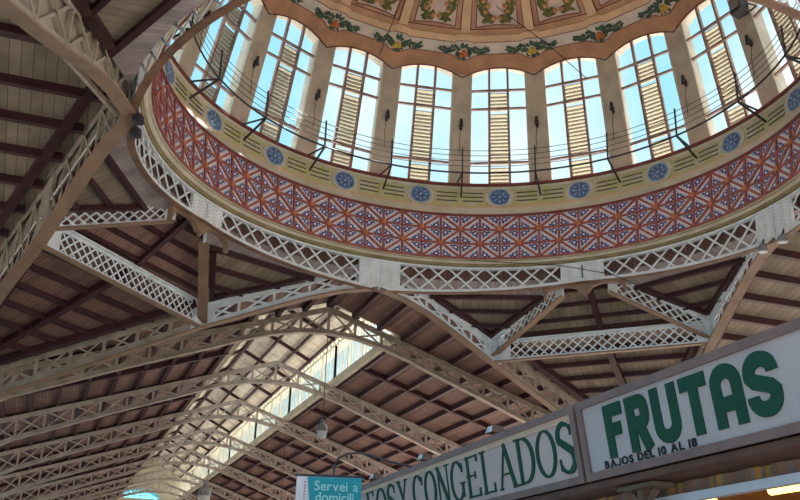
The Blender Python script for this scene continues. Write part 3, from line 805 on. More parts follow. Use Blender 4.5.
truss('roof_truss', loc, lambda d: (d, YT[0]), TTp, TB, Dn, (GREYED, GREYED, GREYED), tr1)
tr1.location.y = YT[1]
for k in range(2, 7):
    c = copy_tree(tr1); c.location.y = YT[k]; c['label'] = TLAB[k]

# crossing beams: even ring post -> outer node -> corner column
def cross_beam(ka, node, corner, label, tt=None, bt=None, fw=.36, close=0):
    p0 = (10 * cos(rad(ka)), 10 * sin(rad(ka)))
    L1 = math.dist(p0, node); L2 = math.dist(node, corner); L = L1 + L2
    def P(d):
        if d <= L1: f = d / L1; return (p0[0] + (node[0] - p0[0]) * f, p0[1] + (node[1] - p0[1]) * f)
        f = (d - L1) / L2; return (node[0] + (corner[0] - node[0]) * f, node[1] + (corner[1] - node[1]) * f)
    top = lerp_tab([(0, .0), (L1, -1.97), (L, -5.3)]); bot = lerp_tab([(0, -1.15), (1.3, -1.27), (2.8, -1.62), (L1, -2.84), (L, -6.65)])
    if tt: top = lerp_tab(tt)
    if bt: bot = lerp_tab(bt)
    lc = (node[0], node[1], ZO - 2.84)
    root = empty('crossing_beam', lc, label, 'beam', 'long beams round the crossing')
    dv = Vector((corner[0] - p0[0], corner[1] - p0[1], 0)).normalized(); side = (-dv.y, dv.x, 0)
    truss('x', lc, P, top, bot, [L1 * i / 5 for i in range(6)], ((GREYED if close else WHITE), TAN, (BEIGE if close else WHITE)), root, fw=fw, side=side, ch=.24, web=.08, post=.09)
    truss('x', lc, P, top, bot, [L1 + L2 * i / 8 for i in range(9)], (BEIGE, TAN, BEIGE), root, fw=fw, side=side, ch=.30, web=.07, post=.12)
    wm = GREYED if close else WHITE
    if close:
        b = MB(); s = Vector(side) * close; D = [.3 + (L - .6) * i / 20 for i in range(21)]
        for d0, d1 in zip(D, D[1:]):
            a0, a1 = Vector((*P(d0), 0)) + s * .12, Vector((*P(d1), 0)) + s * .12; th = s * .04
            zz = lambda d: max(bot(d) + .25, top(d) - (1.35 if d < L1 else 1.6))
            b.hexa([a0 + Vector((0, 0, zz(d0))), a1 + Vector((0, 0, zz(d1))), a1 + th + Vector((0, 0, zz(d1))), a0 + th + Vector((0, 0, zz(d0)))],
                   [a0 + Vector((0, 0, top(d0) + .25)), a1 + Vector((0, 0, top(d1) + .25)), a1 + th + Vector((0, 0, top(d1) + .25)), a0 + th + Vector((0, 0, top(d0) + .25))])
        b.build('closing_boards', BEIGE, root, lc)
    # node plate
    q0 = P(L1 - .42); q1 = P(L1 + .42); s = Vector(side) * .05
    b = MB(); b.hexa([Vector((*q0, bot(L1 - .42))) - s, Vector((*q1, bot(L1 + .42))) - s, Vector((*q1, bot(L1 + .42))) + s, Vector((*q0, bot(L1 - .42))) + s],
                     [Vector((*q0, top(L1 - .42))) - s, Vector((*q1, top(L1 + .42))) - s, Vector((*q1, top(L1 + .42))) + s, Vector((*q0, top(L1 - .42))) + s])
    b.build('node_plate', BEIGE if close else WHITE, root, lc)
WT = [(0, .75), (2.6, .2), (6.3, -.72), (9.1, -1.30), (16, -2.9)]; WB = [(0, -1.15), (1.3, -1.25), (2.8, -1.62), (6.1, -2.84), (9.4, -3.6), (16, -6.65)]
BL = [(90, NODE[2], (-15, 15), 'long beam falling left from under the ring to the left edge, white then beige'),
      (90, NODE[1], (15, 15), 'long beam falling right from the ring behind the letters of the smaller sign'),
      (180, NODE[3], (-15, 15), 'broad tan beam falling from the left end of the ring to the left edge', WT, WB, .40, -1),
      (180, NODE[4], (-15, -15), 'broad riveted tan beam rising from the ring to the top left corner', [(0, .5), (2.6, -.36), (5, -1.2), (8, -1.9), (16, -4.5)], [(0, -1.15), (1.3, -1.3), (3, -1.70), (5.7, -2.72), (8, -3.4), (16, -6.65)], .40, -1),
      (0, NODE[0], (15, 15), 'tan and white beam falling from the right ring plates behind the FRUTAS sign')]
for bdef in BL: cross_beam(*bdef)

def lattice_beam(p, q, zt0, zt1, dp0, dp1, label, rows=2, fw=.34, name='lattice_beam', arch_end=False):
    """closely latticed girder from plan point p to q"""
    a = Vector((p[0], p[1], zt0 + ZO)); b = Vector((q[0], q[1], zt1 + ZO)); lc = tuple((a + b) / 2 - Vector((0, 0, (dp0 + dp1) / 2)))
    root = empty(name, lc, label, 'beam', 'white lattice beams of the crossing')
    d = (b - a); h = Vector((d.x, d.y, 0)); L = h.length; hn = h.normalized(); side = Vector((-hn.y, hn.x, 0))
    A = lambda f, g: a + d * f - Vector((0, 0, (dp0 + (dp1 - dp0) * f) * g))
    t = MB(); t.bar(A(0, .0), A(1, .0), .28, .05); t.bar(A(0, .07), A(1, .07), .06, .12); t.build('top_chord', WHITE, root, lc)
    t = MB(); t.bar(A(0, .93), A(1, .93), .06, .12); bc = t.build('bottom_chord', WHITE, root, lc)
    t = MB(); t.bar(A(0, 1.0), A(1, 1.0), fw, .05); t.build('bottom_flange', TAN, bc, lc)
    m = MB(); cell = (dp0 + dp1) / 2 / rows * 1.05; nseg = max(3, int(round(L / cell)))
    for dirn in (1, -1):
        for i in range(-3, nseg + 3):
            f0 = i / nseg; f1 = (i + rows) / nseg
            g0, g1 = (.04, .96) if dirn > 0 else (.96, .04)
            lo_, hi_ = max(0, -f0 / (f1 - f0)), min(1, (1 - f0) / (f1 - f0))
            if hi_ - lo_ < .1: continue
            pa = A(f0 + (f1 - f0) * lo_, g0 + (g1 - g0) * lo_); pb = A(f0 + (f1 - f0) * hi_, g0 + (g1 - g0) * hi_)
            m.bar(pa + side * (.02 * dirn), pb + side * (.02 * dirn), .055, .02, side)
    m.build('lattice', WHITE, root, lc)
    for f0, f1 in ((0, .09), (.94, 1)):
        m = MB(); s = side * .045
        m.hexa([A(f0, 1) - s, A(f1, 1) - s, A(f1, 1) + s, A(f0, 1) + s], [A(f0, 0) - s, A(f1, 0) - s, A(f1, 0) + s, A(f0, 0) + s])
        m.build('end_plate', WHITE, root, lc)
    return root
q7 = 7.07
for (p, q, lb, z1, d1) in (((-q7, q7), NODE[3], 'upper white lattice beam at the left, from the ring plates to the tan beam', -1.75, .65),
                   ((-q7, q7), NODE[2], 'tan undersided beam dropping straight down from the left ring plates', -1.95, .75),
                   ((q7, q7), NODE[1], 'white lattice beam slanting down left from the middle right ring plates', -1.93, .66),
                   ((q7, q7), NODE[0], 'white lattice beam slanting down right from the middle right ring plates', -1.93, .72),
                   ((-q7, -q7), NODE[4], 'lattice beam meeting the riveted tan beam at the top left corner', -1.95, .7)):
    f = .2; p2 = (p[0] + (q[0] - p[0]) * f, p[1] + (q[1] - p[1]) * f)
    lattice_beam(p2, q, z1 * f, z1, .68 + (d1 - .68) * f, d1, lb, fw=.36 if q is NODE[2] else .28)
lattice_beam(NODE[3], NODE[2], -2.0, -1.97, .85, .87, 'lower white lattice beam at the left, slanting down to the right', rows=2.25, fw=.24)
lattice_beam(NODE[1], NODE[0], -1.97, -1.97, .84, .84, 'level white lattice beam above the FRUTAS sign', rows=2.25, fw=.24)

# cusped brackets under the odd ring posts
def bracket(a, label):
    lc = C3(10.2, a, -1.6); root = empty('cusped_bracket', lc, label, 'bracket', 'cusped brackets under the ring')
    m = MB(); n = 20; H = 1.55
    def prof_b(t):           # t -1..1 lower edge drop
        x = abs(t)
        return .12 + (.30 if x < .1 else .30 * max(0, 1 - math.sqrt(max(0, 1 - ((x - .55) / .45) ** 2))) + .16 * (x > .99))
    ts = [-1 + 2 * i / n for i in range(n + 1)]
    for t0, t1 in zip(ts, ts[1:]):
        A0 = rt(10.12, t0 * H, a, -.74); A1 = rt(10.12, t1 * H, a, -.74)
        d0, d1 = prof_b(t0), prof_b(t1)
        for w in (1,):
            r0, r1 = 10.05, 10.25
            m.hexa([rt(r0, t0 * H, a, -.72 - d0), rt(r0, t1 * H, a, -.72 - d1), rt(r1, t1 * H, a, -.72 - d1), rt(r1, t0 * H, a, -.72 - d0)],
                   [rt(r0, t0 * H, a, -.70), rt(r0, t1 * H, a, -.70), rt(r1, t1 * H, a, -.70), rt(r1, t0 * H, a, -.70)])
    m.build('cusped_web', TAN, root, lc)
    m = MB(); m.tube([rt(10.15, 0, a, -.72), rt(10.15, 0, a, -1.2), rt(10.15, 0, a, -1.28)], [.10, .09, .03], 8); m.build('pendant', TAN, root, lc)
bracket(45, 'tan cusped bracket under the middle right ring plates')
bracket(135, 'tan cusped bracket under the left ring plates')

# floodlights clamped beside the even ring posts
def ring_flood(a, da, label):
    c = Vector(C3(9.85, a + da, -1.32)); lc = tuple(c); root = empty('ring_floodlight', lc, label, 'floodlight', 'round floodlights under the ring')
    u = Vector((0, 0, 1)); n = Vector((-cos(rad(a)), -sin(rad(a)), 0))
    MB().tube([c + u * .16, c + u * .06, c - u * .1, c - u * .12], [.06, .15, .17, .12], 12).build('lamp_head', RUST if a > 120 else LAMPG, root, lc)
    MB().bar(c + u * .12, c + u * .4 - n * .12, .05, .05, n).build('arm', RUST, root, lc)
for a, da, lb in ((180, -2.6, 'dark round floodlight at the left end of the ring, lower of the two'), (180, 1.8, 'dark round floodlight at the left end of the ring, upper of the two'),
                  (0, 3.2, 'grey round floodlight under the right ring plates, left of the two'), (0, -2.2, 'grey round floodlight under the right ring plates, right of the two')):
    ring_flood(a, da, lb)

# thin tie bar in the top left
pa, pb = Vector((-11.93, -4.28, -1.95 + ZO)), Vector((-10.34, .48, -.9 + ZO))
tag(MB().bar(pa, pb, .10, .12).build('tie_brace', BEIGE, None, tuple(pa)), 'narrow beige brace running beside the riveted beam at the top left', 'brace')
# columns
def column(x, y, h, label):
    root = empty('iron_column', (x, y, 0), label, 'column', 'columns of the market hall')
    lc = (x, y, 0)
    MB().tube([(x, y, 0), (x, y, .5), (x, y, .7), (x, y, .75)], [.45, .45, .3, .3], 8).build('base', GREYED, root, lc)
    MB().tube([(x, y, .75), (x, y, h - .6)], [.2, .17], 12).build('shaft', GREYED, root, lc)
    MB().tube([(x, y, h - .6), (x, y, h - .5), (x, y, h - .15), (x, y, h)], [.2, .26, .3, .42], 12).build('capital', GREYED, root, lc)
for x, y in ((-15, 15), (15, 15), (-15, -15), (15, -15)): column(x, y, ZO - 6.67, 'slender iron column under a corner of the crossing')
for k in range(7):
    for sg in (-1, 1): column(sg * 15, YT[k], ZO - 6.63, 'slender iron column under a nave truss end')

# ------------------------------------------------------------------ pendant lamps
def pendant(x, y, ztop, zl, s, label):
    lc = (x, y, zl + ZO); r = empty('pendant_lamp', lc, label, 'lamp', 'pendant lamps of the long nave'); o = Vector(lc)
    MB().tube([(x, y, ztop + ZO), o + Vector((0, 0, .2 * s))], .018, 5).build('rod', RUST, r, lc)
    MB().tube([o + Vector((0, 0, .28 * s)), o + Vector((0, 0, .12 * s)), o + Vector((0, 0, .1 * s)), o + Vector((0, 0, -.12 * s))], [.06 * s, .08 * s, .15 * s, .2 * s], 12).build('lamp_shade', LAMPG, r, lc)
    MB().tube([o + Vector((0, 0, -.1 * s)), o + Vector((0, 0, -.28 * s)), o + Vector((0, 0, -.34 * s))], [.16 * s, .16 * s, .05 * s], 12).build('diffuser', LAMPE, r, lc)
pendant(0, 17.0, -1.05, -5.2, 1.3, 'grey pendant lamp on a long rod above the teal banner')
pendant(0, 48.6, -1.05, -4.4, 2.6, 'far pale pendant lamp between the arches left of the glazed strip')
pendant(3.2, 38.0, -1.7, -6.6, 1.5, 'small pendant lamp low between far trusses left of the teal banner')

# ------------------------------------------------------------------ cables
def cable(name, pts, label, r=.016):
    c = Vector(pts[0]); b = MB()
    P = []
    for a, bq in zip(pts, pts[1:]):
        for i in range(6): P.append(Vector(a).lerp(Vector(bq), i / 6))
    P.append(Vector(pts[-1])); o = MB().tube(P, r, 5).build(name, CABLE, None, tuple(c)); tag(o, label, 'cable')
cable('stay_wire', [VP(94, .42, .02), VP(92.5, 3.4, .1)], 'thin wire crossing the painted vault left of its middle')
cable('stay_wire', [VP(63, 3.0, .12), VP(49, 1.1, .14), C3(8.9, 40, 7.2)], 'thin dark wire slanting right down the vault and a window')
cable('power_cable', [C3(9.75, 72, .25), C3(9.85, 50, -.05), C3(9.8, 38, -.7), C3(9.78, 30, -1.6)], 'thin black cable crossing the ring lattice at the middle right')

# ------------------------------------------------------------------ market stall signs
SX = -7.0
STC = [0]
def stroke(mb, pts, w, closed=False, x=SX + .02, th=.010):
    """2D polyline (u to the right = -y, v up) with width(s) as a flat extruded ribbon"""
    STC[0] += 1; th += .0006 * (STC[0] % 7)
    n = len(pts); W = w if isinstance(w, (list, tuple)) else [w] * n
    L, R = [], []
    for i in range(n):
        a = Vector(pts[(i - 1) % n]) if (i or closed) else None; b = Vector(pts[(i + 1) % n]) if (i < n - 1 or closed) else None; p = Vector(pts[i])
        d0 = (p - a).normalized() if a is not None else (b - p).normalized(); d1 = (b - p).normalized() if b is not None else d0
        n0 = Vector((-d0.y, d0.x)); n1 = Vector((-d1.y, d1.x)); m = (n0 + n1)
        m = m.normalized() if m.length > 1e-6 else n0; k = min(1.6, 1 / max(.3, m.dot(n0)))
        L.append(p + m * (W[i] / 2 * k)); R.append(p - m * (W[i] / 2 * k))
    for i in range(n if closed else n - 1):
        j = (i + 1) % n
        q = [L[i], R[i], R[j], L[j]]
        mb.hexa([(x, -u[0], u[1]) for u in q], [(x - th, -u[0], u[1]) for u in q])
def arc(cx, cy, rx, ry, a0, a1, n=10): return [(cx + rx * cos(rad(a0 + (a1 - a0) * i / n)), cy + ry * sin(rad(a0 + (a1 - a0) * i / n))) for i in range(n + 1)]
def letter_frutas(ch, w, h, k):
    m = k / 2; r = w / 2 - m; S_ = []
    if ch == 'F': S_ = [[(m, 0), (m, h)], [(0, h - m), (w, h - m)], [(0, h * .52), (w * .85, h * .52)]]
    if ch == 'R': S_ = [[(m, 0), (m, h)], [(0, h - m)] + arc(w - m - .045, h - m - .045, .045, .045, 90, 0, 5) + arc(w - m - .045, h * .50 + .045, .045, .045, 0, -90, 5) + [(m, h * .50)], [(w * .5, h * .5), (w - m * .9, 0)]]
    if ch == 'U': S_ = [[(m, h)] + arc(w / 2, m + r * .8, r, r * .8, 180, 360, 10) + [(w - m, h)]]
    if ch == 'T': S_ = [[(w / 2, 0), (w / 2, h)], [(0, h - m), (w, h - m)]]
    if ch == 'A': S_ = [[(m, 0)] + arc(w / 2, h - m - r * .8, r, r * .8, 180, 0, 10) + [(w - m, 0)], [(m, h * .36), (w - m, h * .36)]]
    if ch == 'S':
        ry = (h - k) / 4 + .004
        top = arc(w / 2, h - m - ry * .95, r, ry * .95, -20, 180, 12); bot = arc(w / 2, m + ry * .95, r, ry * .95, 0, -200, 12)
        S_ = [[(w - m, h * .66)] + top[1:] + [(m, h * .64), (m + .03, h * .56), (w / 2, h * .50), (w - m - .03, h * .44), (w - m, h * .36)] + bot[:-1] + [(m, h * .34)]]
    return S_
def place(mb, strokes, u0, v0, widths):
    for s in strokes: stroke(mb, [(u0 + x, v0 + y) for x, y in s], widths)
ZA = ZO - 11.43; ZBt = ZO - 11.89          # white panel top and bottom
def signboard(ya, yb, label, pm, name='shop_sign'):
    """ya > yb: left (far) end ya"""
    lc = (SX, (ya + yb) / 2, ZA + .055); r = empty(name, lc, label, 'shop sign'); r.rotation_euler = (0, rad(-8.5), 0); r.location.y += .055
    f = MB(); t = .055
    f.box(SX, SX + .16, yb, ya, ZA, ZA + t); f.box(SX, SX + .16, yb, ya, ZBt - t, ZBt)
    f.box(SX, SX + .16, ya - .065, ya, ZBt, ZA); f.box(SX, SX + .16, yb, yb + .065, ZBt, ZA)
    f.build('frame', SIGNF, r, lc)
    MB().box(SX + .02, SX + .14, yb + .065, ya - .065, ZBt, ZA).build('panel', pm, r, lc)
    return r, lc
r1, l1 = signboard(-16.50, -20.6, 'large white sign with thick green FRUTAS lettering in a brown frame', SIGNW)
FU = dict(F=(16.84, .225), R=(17.12, .25), U=(17.415, .275), T=(17.735, .255), A=(18.03, .27), S=(18.33, .275))
for ch, (u, w) in FU.items():
    mb = MB(); place(mb, letter_frutas(ch, w, .365, .088), u, ZO - 11.828, .088); mb.build('letter', GREEN, r1, l1)
def text(body, size, P0, dirn, rot, m, parent, lc, sx=1., bold=0., gap=.2, ext=.002):
    """one mesh per character, laid out from P0 along dirn"""
    P0 = Vector(P0); dirn = Vector(dirn); x = 0
    for ch in body:
        if ch == ' ': x += size * .36 * sx; continue
        if ch == 'J':
            c = size * .70; k = size * .12; q = [(k / 2 + .30 * size, c), (k / 2 + .30 * size, .19 * size)] + [(.17 * size + .18 * size * cos(rad(a)), .19 * size + .16 * size * sin(rad(a))) for a in (-30, -60, -90, -120, -150, -175)]
            jb = MB()
            for (x0, y0), (x1, y1) in zip(q, q[1:]): jb.bar((x0, y0, 0), (x1, y1, 0), k, .004, (0, 0, 1))
            for i_, v in enumerate(jb.v): jb.v[i_] = (v[0] * sx, v[1], v[2])
            o = jb.build('letter', m, parent); o.rotation_euler = rot; o.location = P0 + dirn * x - Vector(lc); x += .42 * size * sx + size * gap * .6; continue
        cu = bpy.data.curves.new('letter', 'FONT'); cu.body = ch; cu.size = size; cu.extrude = ext; cu.offset = bold
        o = bpy.data.objects.new('letter', cu); COL.objects.link(o); bpy.context.view_layer.update()
        me = bpy.data.meshes.new_from_object(o.evaluated_get(bpy.context.evaluated_depsgraph_get())); bpy.data.objects.remove(o)
        me.materials.clear(); me.materials.append(m)
        lo = min(v.co.x for v in me.vertices); w = max(v.co.x for v in me.vertices) - lo
        for v in me.vertices: v.co.x = (v.co.x - lo) * sx
        o = bpy.data.objects.new('letter', me); COL.objects.link(o); o.parent = parent; o.rotation_euler = rot
        o.location = P0 + dirn * x - Vector(lc); x += w * sx + size * gap * .6
    return x
XX = text('BAJOS DEL 10 AL 18', .070, (SX + .012, -16.755, ZO - 11.883), (0, -1, 0), (pi / 2, 0, -pi / 2), BLACK, r1, l1, 1.42, .0022, .36)
r2, l2 = signboard(-10.6, -16.46, 'long white sign reading EOS Y CONGELADOS in thin green serif letters', SIGNP)
f = MB(); f.box(SX + .012, SX + .03, -16.39, -10.67, ZA - .05, ZA); f.build('cream_strip', CREAMSTRIP, r2, l2)
def serif(ch, w, h):
    T_, H_ = .016, .046      # thin, thick
    R = []
    def vs(x, th, y0=0, y1=h): R.append(([(x, y0), (x, y1)], th))
    def sf(x, y, l=.07): R.append(([(x - l / 2, y), (x + l / 2, y)], .016))
    if ch in 'OCG':
        a0, a1 = (0, 360) if ch == 'O' else (42, 318)
        n = 24; pts = arc(w / 2, h / 2, w / 2 - .03, h / 2 - .012, a0, a1, n); ws = [T_ + (H_ - T_) * abs(cos(rad(a0 + (a1 - a0) * i / n))) for i in range(n + 1)]
        if ch == 'G': R.append(([(w - .045, .03), (w - .045, h * .42)], H_ * .8)); sf(w - .045, h * .42, .10)
        if ch != 'O': R.append(([(w - .04, h * .68), (w - .035, h * .9)], .02))
        R.append((pts, ws))
    if ch == 'S':
        pts = arc(w / 2, h * .745, w / 2 - .035, h * .235, 20, 200, 9) + arc(w / 2, h * .26, w / 2 - .03, h * .245, 40, -160, 10)
        ws = [.022] * 3 + [.04] * 4 + [.055] * 3 + [.06] * 3 + [.05] * 3 + [.028] * 5
        R.append((pts, ws[:len(pts)])); R.append(([(w - .045, h * .72), (w - .04, h * .93)], .018)); R.append(([(.035, h * .06), (.03, h * .3)], .018))
    if ch == 'D':
        vs(.07, H_); n = 14; pts = [(.05, h - .012)] + arc(w * .42, h / 2, w * .58 - .03, h / 2 - .012, 90, -90, n) + [(.05, .012)]
        R.append((pts, [T_] + [T_ + (H_ - T_) * cos(rad(90 - 180 * i / n)) for i in range(n + 1)] + [T_])); sf(.045, h - .008, .09); sf(.045, .008, .09)
    if ch == 'A':
        R.append(([(.05, 0), (w / 2, h)], T_)); R.append(([(w / 2 - .01, h), (w - .06, 0)], H_)); R.append(([(w * .28, h * .33), (w * .7, h * .33)], T_ * .9)); sf(.05, .008); sf(w - .055, .008, .1)
    if ch == 'L': vs(.07, H_); sf(.07, h - .008, .11); R.append(([(.02, .012), (w - .02, .012)], T_)); R.append(([(w - .02, .0), (w - .02, h * .22)], .02))
    if ch == 'E':
        vs(.07, H_)
        for y, l in ((.012, 1), (h * .52, .72), (h - .012, .95)): R.append(([(.03, y), (w * l - .02, y)], T_))
        R.append(([(w - .025, .0), (w - .025, h * .2)], .02)); R.append(([(w - .04, h), (w - .04, h * .82)], .02)); R.append(([(w * .68, h * .44), (w * .68, h * .6)], .018))
    if ch == 'N': vs(.05, T_); R.append(([(.04, h), (w - .05, 0)], H_)); vs(w - .05, T_); sf(.05, .008, .09); sf(.035, h - .008, .07); sf(w - .05, h - .008, .09)
    if ch == 'Y': R.append(([(.05, h), (w / 2, h * .45)], H_ * .95)); R.append(([(w - .05, h), (w / 2, h * .45)], T_)); vs(w / 2, H_, 0, h * .48); sf(.05, h - .008, .1); sf(w - .05, h - .008, .09); sf(w / 2, .008, .11)
    return R
CW = [('E', 11.42, .31), ('O', 11.78, .36), ('S', 12.17, .29), ('Y', 12.52, .33), ('C', 12.98, .32), ('O', 13.32, .33), ('N', 13.67, .32), ('G', 14.01, .33), ('E', 14.37, .32), ('L', 14.71, .28), ('A', 15.04, .38), ('D', 15.42, .33), ('O', 15.77, .34), ('S', 16.12, .27)]
for ch, u, w in CW:
    mb = MB()
    for pts, ws in serif(ch, w, .375): stroke(mb, [(u + x, ZO - 11.85 + y) for x, y in pts], ws)
    mb.build('letter', GREEN, r2, l2)

# stall roof edge under the signs: soffit, valance, rail, orange ceiling, lamps
st = empty('market_stall', (-5, -16, 0), 'market stall under the signs with a brown roof edge and warm lit counter', 'stall'); ls = (-5, -16, 0)
b = MB(); b.box(SX + .12, -6.45, -20.6, -10.6, ZO - 11.99, ZO - 11.945); b.build('soffit', SIGNS_, st, ls)
b = MB(); b.box(-6.75, -3.4, -20.6, -10.6, ZO - 11.42, ZO - 11.36); b.build('roof', SIGNF, st, ls)
b = MB(); b.box(-6.45, -3.4, -20.5, -10.7, ZO - 11.72, ZO - 11.66); b.build('inner_ceiling', WOODC, st, ls)
b = MB(); b.box(-6.50, -6.44, -20.6, -10.6, ZO - 11.95, ZO - 11.42); b.build('fascia', SIGNS_, st, ls)
for y in (-20.4, -10.8):
    MB().box(-6.42, -6.30, y - .06, y + .06, 0, ZO - 11.99).build('post', SIGNF, st, ls)
b = MB(); b.box(-6.75, -5.9, -20.5, -10.7, 0, .95); b.box(-6.85, -5.8, -20.55, -10.65, .95, 1.02); b.build('counter', ALU, st, ls)
b = MB(); b.box(-3.5, -3.4, -20.6, -10.6, 0, ZO - 11.72); b.build('back_wall', WOODC, st, ls)
for y in (-19.4, -18.6, -17.8, -17.0, -16.2, -15.0, -13.0):
    for x in (-5.9, -4.9):
        t = MB(); t.tube([(x, y - .22, ZO - 11.80), (x, y + .22, ZO - 11.80)], .04, 8); t.build('lamp_tube', WARM, st, ls)
# valance
b = MB(); n = 200
for i in range(n):
    y0, y1 = -20.5 + 9.8 * i / n, -20.5 + 9.8 * (i + 1) / n
    x0, x1 = -6.58 + .012 * sin(i * 1.1), -6.58 + .012 * sin((i + 1) * 1.1)
    b.hexa([(x0, y0, ZO - 12.075), (x1, y1, ZO - 12.075), (x1 + .01, y1, ZO - 12.075), (x0 + .01, y0, ZO - 12.075)], [(x0, y0, ZO - 11.99), (x1, y1, ZO - 11.99), (x1 + .01, y1, ZO - 11.99), (x0 + .01, y0, ZO - 11.99)])
tag(b.build('striped_valance', STRIPE, None, (-6.58, -15.6, ZO - 12.07)), 'brown, grey and orange striped cloth valance hanging below the FRUTAS sign', 'valance')
b = MB(); b.box(-6.63, -6.57, -20.5, -10.7, ZO - 12.13, ZO - 12.075)
tag(b.build('white_rail', ALU, None, (-6.6, -15.6, ZO - 12.1)), 'white enamelled rail along the lower hem of the striped valance', 'rail')
# corner bracket of the stall
bk = empty('stall_bracket', (-6.72, -16.7, ZO - 12.1), 'small tan bracket under the joint of the two signs', 'bracket'); lk = (-6.72, -16.7, ZO - 12.1)
b = MB(); b.box(-6.78, -6.70, -16.93, -16.87, ZO - 12.25, ZO - 12.02); b.bar((-6.74, -16.9, ZO - 12.14), (-6.74, -17.05, ZO - 12.04), .03, .03); b.bar((-6.74, -16.9, ZO - 12.14), (-6.74, -16.75, ZO - 12.04), .03, .03); b.build('post', BKT, bk, lk)
b = MB(); b.box(-6.82, -6.66, -17.12, -16.68, ZO - 12.03, ZO - 12.0); b.build('cap', BKT, bk, lk)

# spotlights on the sign frame
def spot(y, label):
    lc = (-6.93, y, ZO - 11.375); r = empty('sign_spotlight', lc, label, 'lamp', 'small spotlights on the sign frame'); o = Vector(lc)
    b = MB(); b.box(o.x - .02, o.x + .02, y - .02, y + .02, o.z, o.z + .05); b.build('stem', SIGNF, r, lc)
    b = MB(); b.hexa([o + Vector((-.07, -.06, .03)), o + Vector((.05, -.06, .03)), o + Vector((.05, .06, .03)), o + Vector((-.07, .06, .03))], [o + Vector((-.05, -.05, .10)), o + Vector((.05, -.05, .09)), o + Vector((.05, .05, .09)), o + Vector((-.05, .05, .10))]); b.build('housing', SIGNS_, r, lc)
    b = MB(); b.hexa([o + Vector((-.082, -.05, .035)), o + Vector((-.07, -.05, .035)), o + Vector((-.07, .05, .035)), o + Vector((-.082, .05, .035))], [o + Vector((-.062, -.04, .09)), o + Vector((-.05, -.04, .09)), o + Vector((-.05, .04, .09)), o + Vector((-.062, .04, .09))]); b.build('lens', BANW, r, lc)
spot(-14.95, 'small reddish spotlight on the sign top, nearest the FRUTAS sign')
spot(-13.25, 'small reddish spotlight on the sign top, middle of the three')
spot(-11.65, 'small reddish spotlight on the sign top beside the teal banner')

# hanging banner
YB = -13.0; bn = empty('hanging_banner', (-7.88, YB, ZO - 12.5), 'teal and white banner reading Servei a domicili, hanging beside the sign', 'banner'); lb = (-7.88, YB, ZO - 12.5)
zt = ZO - 11.54
MB().hexa([(-8.22, YB, ZO - 12.5), (-7.54, YB, ZO - 12.5), (-7.54, YB + .02, ZO - 12.5), (-8.22, YB + .02, ZO - 12.5)], [(-8.22, YB, zt - .03), (-7.54, YB, zt), (-7.54, YB + .02, zt), (-8.22, YB + .02, zt - .03)]).build('white_sheet', BANW, bn, lb)
MB().prism([(-8.115, YB - .003, zt - .028), (-7.54, YB - .003, zt - .002), (-7.54, YB - .003, ZO - 12.5), (-7.98, YB - .003, ZO - 12.5)], (0, -.004, 0)).build('teal_sheet', TEAL, bn, lb)
for s, dz, x0 in (('Servei a', .155, -8.035), ('domicili', .265, -8.02)):
    text(s, .135, (x0, YB - .009, zt - dz), (1, 0, .03), (pi / 2, rad(-2), 0), LETT, bn, lb, 1.0, .0015, .12, .001)
b = MB()
for i in range(7): b.box(-8.145, -8.13, YB - .006, YB, zt - .09 - i * .03, zt - .075 - i * .03)
b.build('small_print', MAG, bn, lb)
b = MB(); b.tube([(-8.24, YB + .01, zt - .015), (-7.52, YB + .01, zt + .012)], .012, 6); b.build('top_bar', RUST, bn, lb)
ha = [(-7.84, YB + .01, zt + .0), (-7.83, YB + .01, ZO - 11.42), (-7.79, YB + .01, ZO - 11.35), (-7.70, YB + .01, ZO - 11.30), (-7.57, YB + .01, ZO - 11.28), (-7.42, YB + .01, ZO - 11.30), (-7.25, YB + .01, ZO - 11.34), (-6.98, YB + .01, ZO - 11.38)]
tag(MB().tube(ha, .012, 6).build('banner_arm', RUST, None, (-7.0, YB, ZO - 11.38)), 'thin curved iron arm from the sign frame that holds the teal banner', 'bracket')

# ------------------------------------------------------------------ sky and sun
W = bpy.data.worlds.new('World'); S.world = W; W.use_nodes = True; nt = W.node_tree; N = nt.nodes; L = nt.links
bg = N['Background']; tc = N.new('ShaderNodeTexCoord'); sp = N.new('ShaderNodeSeparateXYZ'); L.new(tc.outputs['Generated'], sp.inputs[0])
no = N.new('ShaderNodeTexNoise'); no.inputs['Scale'].default_value = 2.6; no.inputs['Detail'].default_value = 6; L.new(tc.outputs['Generated'], no.inputs['Vector'])
M = lambda *a: math_n(nt, *a)
fac = M('ADD', M('MULTIPLY', sp.outputs[0], 1.1), M('MULTIPLY', M('SUBTRACT', no.outputs['Fac'], .5), 1.6))
cr = N.new('ShaderNodeValToRGB'); e = cr.color_ramp.elements
e[0].position = .0; e[0].color = (.24, .58, .84, 1); e[1].position = .75; e[1].color = (.95, .97, 1.0, 1)
q = e.new(.42); q.color = (.36, .74, .90, 1)
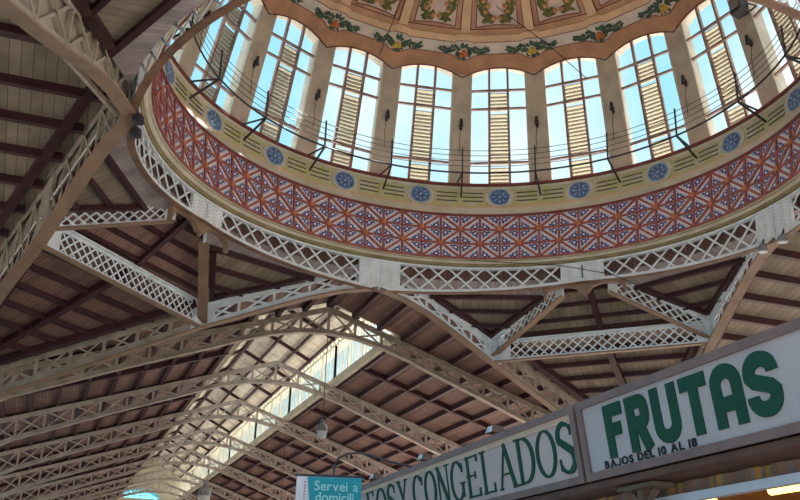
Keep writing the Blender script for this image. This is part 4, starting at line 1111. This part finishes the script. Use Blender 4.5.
L.new(M('ADD', fac, .20), cr.inputs[0])
hz = N.new('ShaderNodeValToRGB'); hz.color_ramp.elements[0].position = .48; hz.color_ramp.elements[0].color = (.62, .55, .46, 1); hz.color_ramp.elements[1].position = .53; hz.color_ramp.elements[1].color = (1, 1, 1, 1)
L.new(M('ADD', M('MULTIPLY', sp.outputs[2], .5), .5), hz.inputs[0])
mx = N.new('ShaderNodeMix'); mx.data_type = 'RGBA'; mx.blend_type = 'MULTIPLY'; mx.inputs[0].default_value = 1
L.new(cr.outputs[0], mx.inputs[6]); L.new(hz.outputs[0], mx.inputs[7]); L.new(mx.outputs[2], bg.inputs[0]); bg.inputs[1].default_value = .86
sd = bpy.data.lights.new('sun', 'SUN'); sd.energy = 12.0; sd.angle = rad(2); sd.color = (1, .93, .87)
so = bpy.data.objects.new('sun', sd); COL.objects.link(so); so.location = (20, -30, 40)
so.rotation_euler = Vector((-.62, -.50, -1.0)).to_track_quat('-Z', 'Y').to_euler()

# ------------------------------------------------------------------ camera
cam = bpy.data.cameras.new('camera'); co = bpy.data.objects.new('camera', cam); COL.objects.link(co); S.camera = co
cam.sensor_fit = 'HORIZONTAL'; cam.sensor_width = 36; cam.lens = 960.848 / 800 * 36; cam.clip_start = .05; cam.clip_end = 500
yaw, pit, rol = 0.33497289712423584, 0.3723978172399387, 0.032722719212669664
fw = Vector((sin(yaw) * cos(pit), cos(yaw) * cos(pit), sin(pit))); rr = Vector((cos(yaw), -sin(yaw), 0)); uu = rr.cross(fw)
r2_ = rr * cos(rol) + uu * sin(rol); u2_ = uu * cos(rol) - rr * sin(rol)
mw = Matrix((( r2_.x, u2_.x, -fw.x), (r2_.y, u2_.y, -fw.y), (r2_.z, u2_.z, -fw.z))).to_4x4()
mw.translation = Vector((-10.557177, -22.637745, ZO - 12.941721)); co.matrix_world = mw
S.view_settings.view_transform = 'Standard'; S.view_settings.look = 'None'; S.view_settings.gamma = 1; S.view_settings.exposure = 0.58
S.view_settings.use_curve_mapping = False
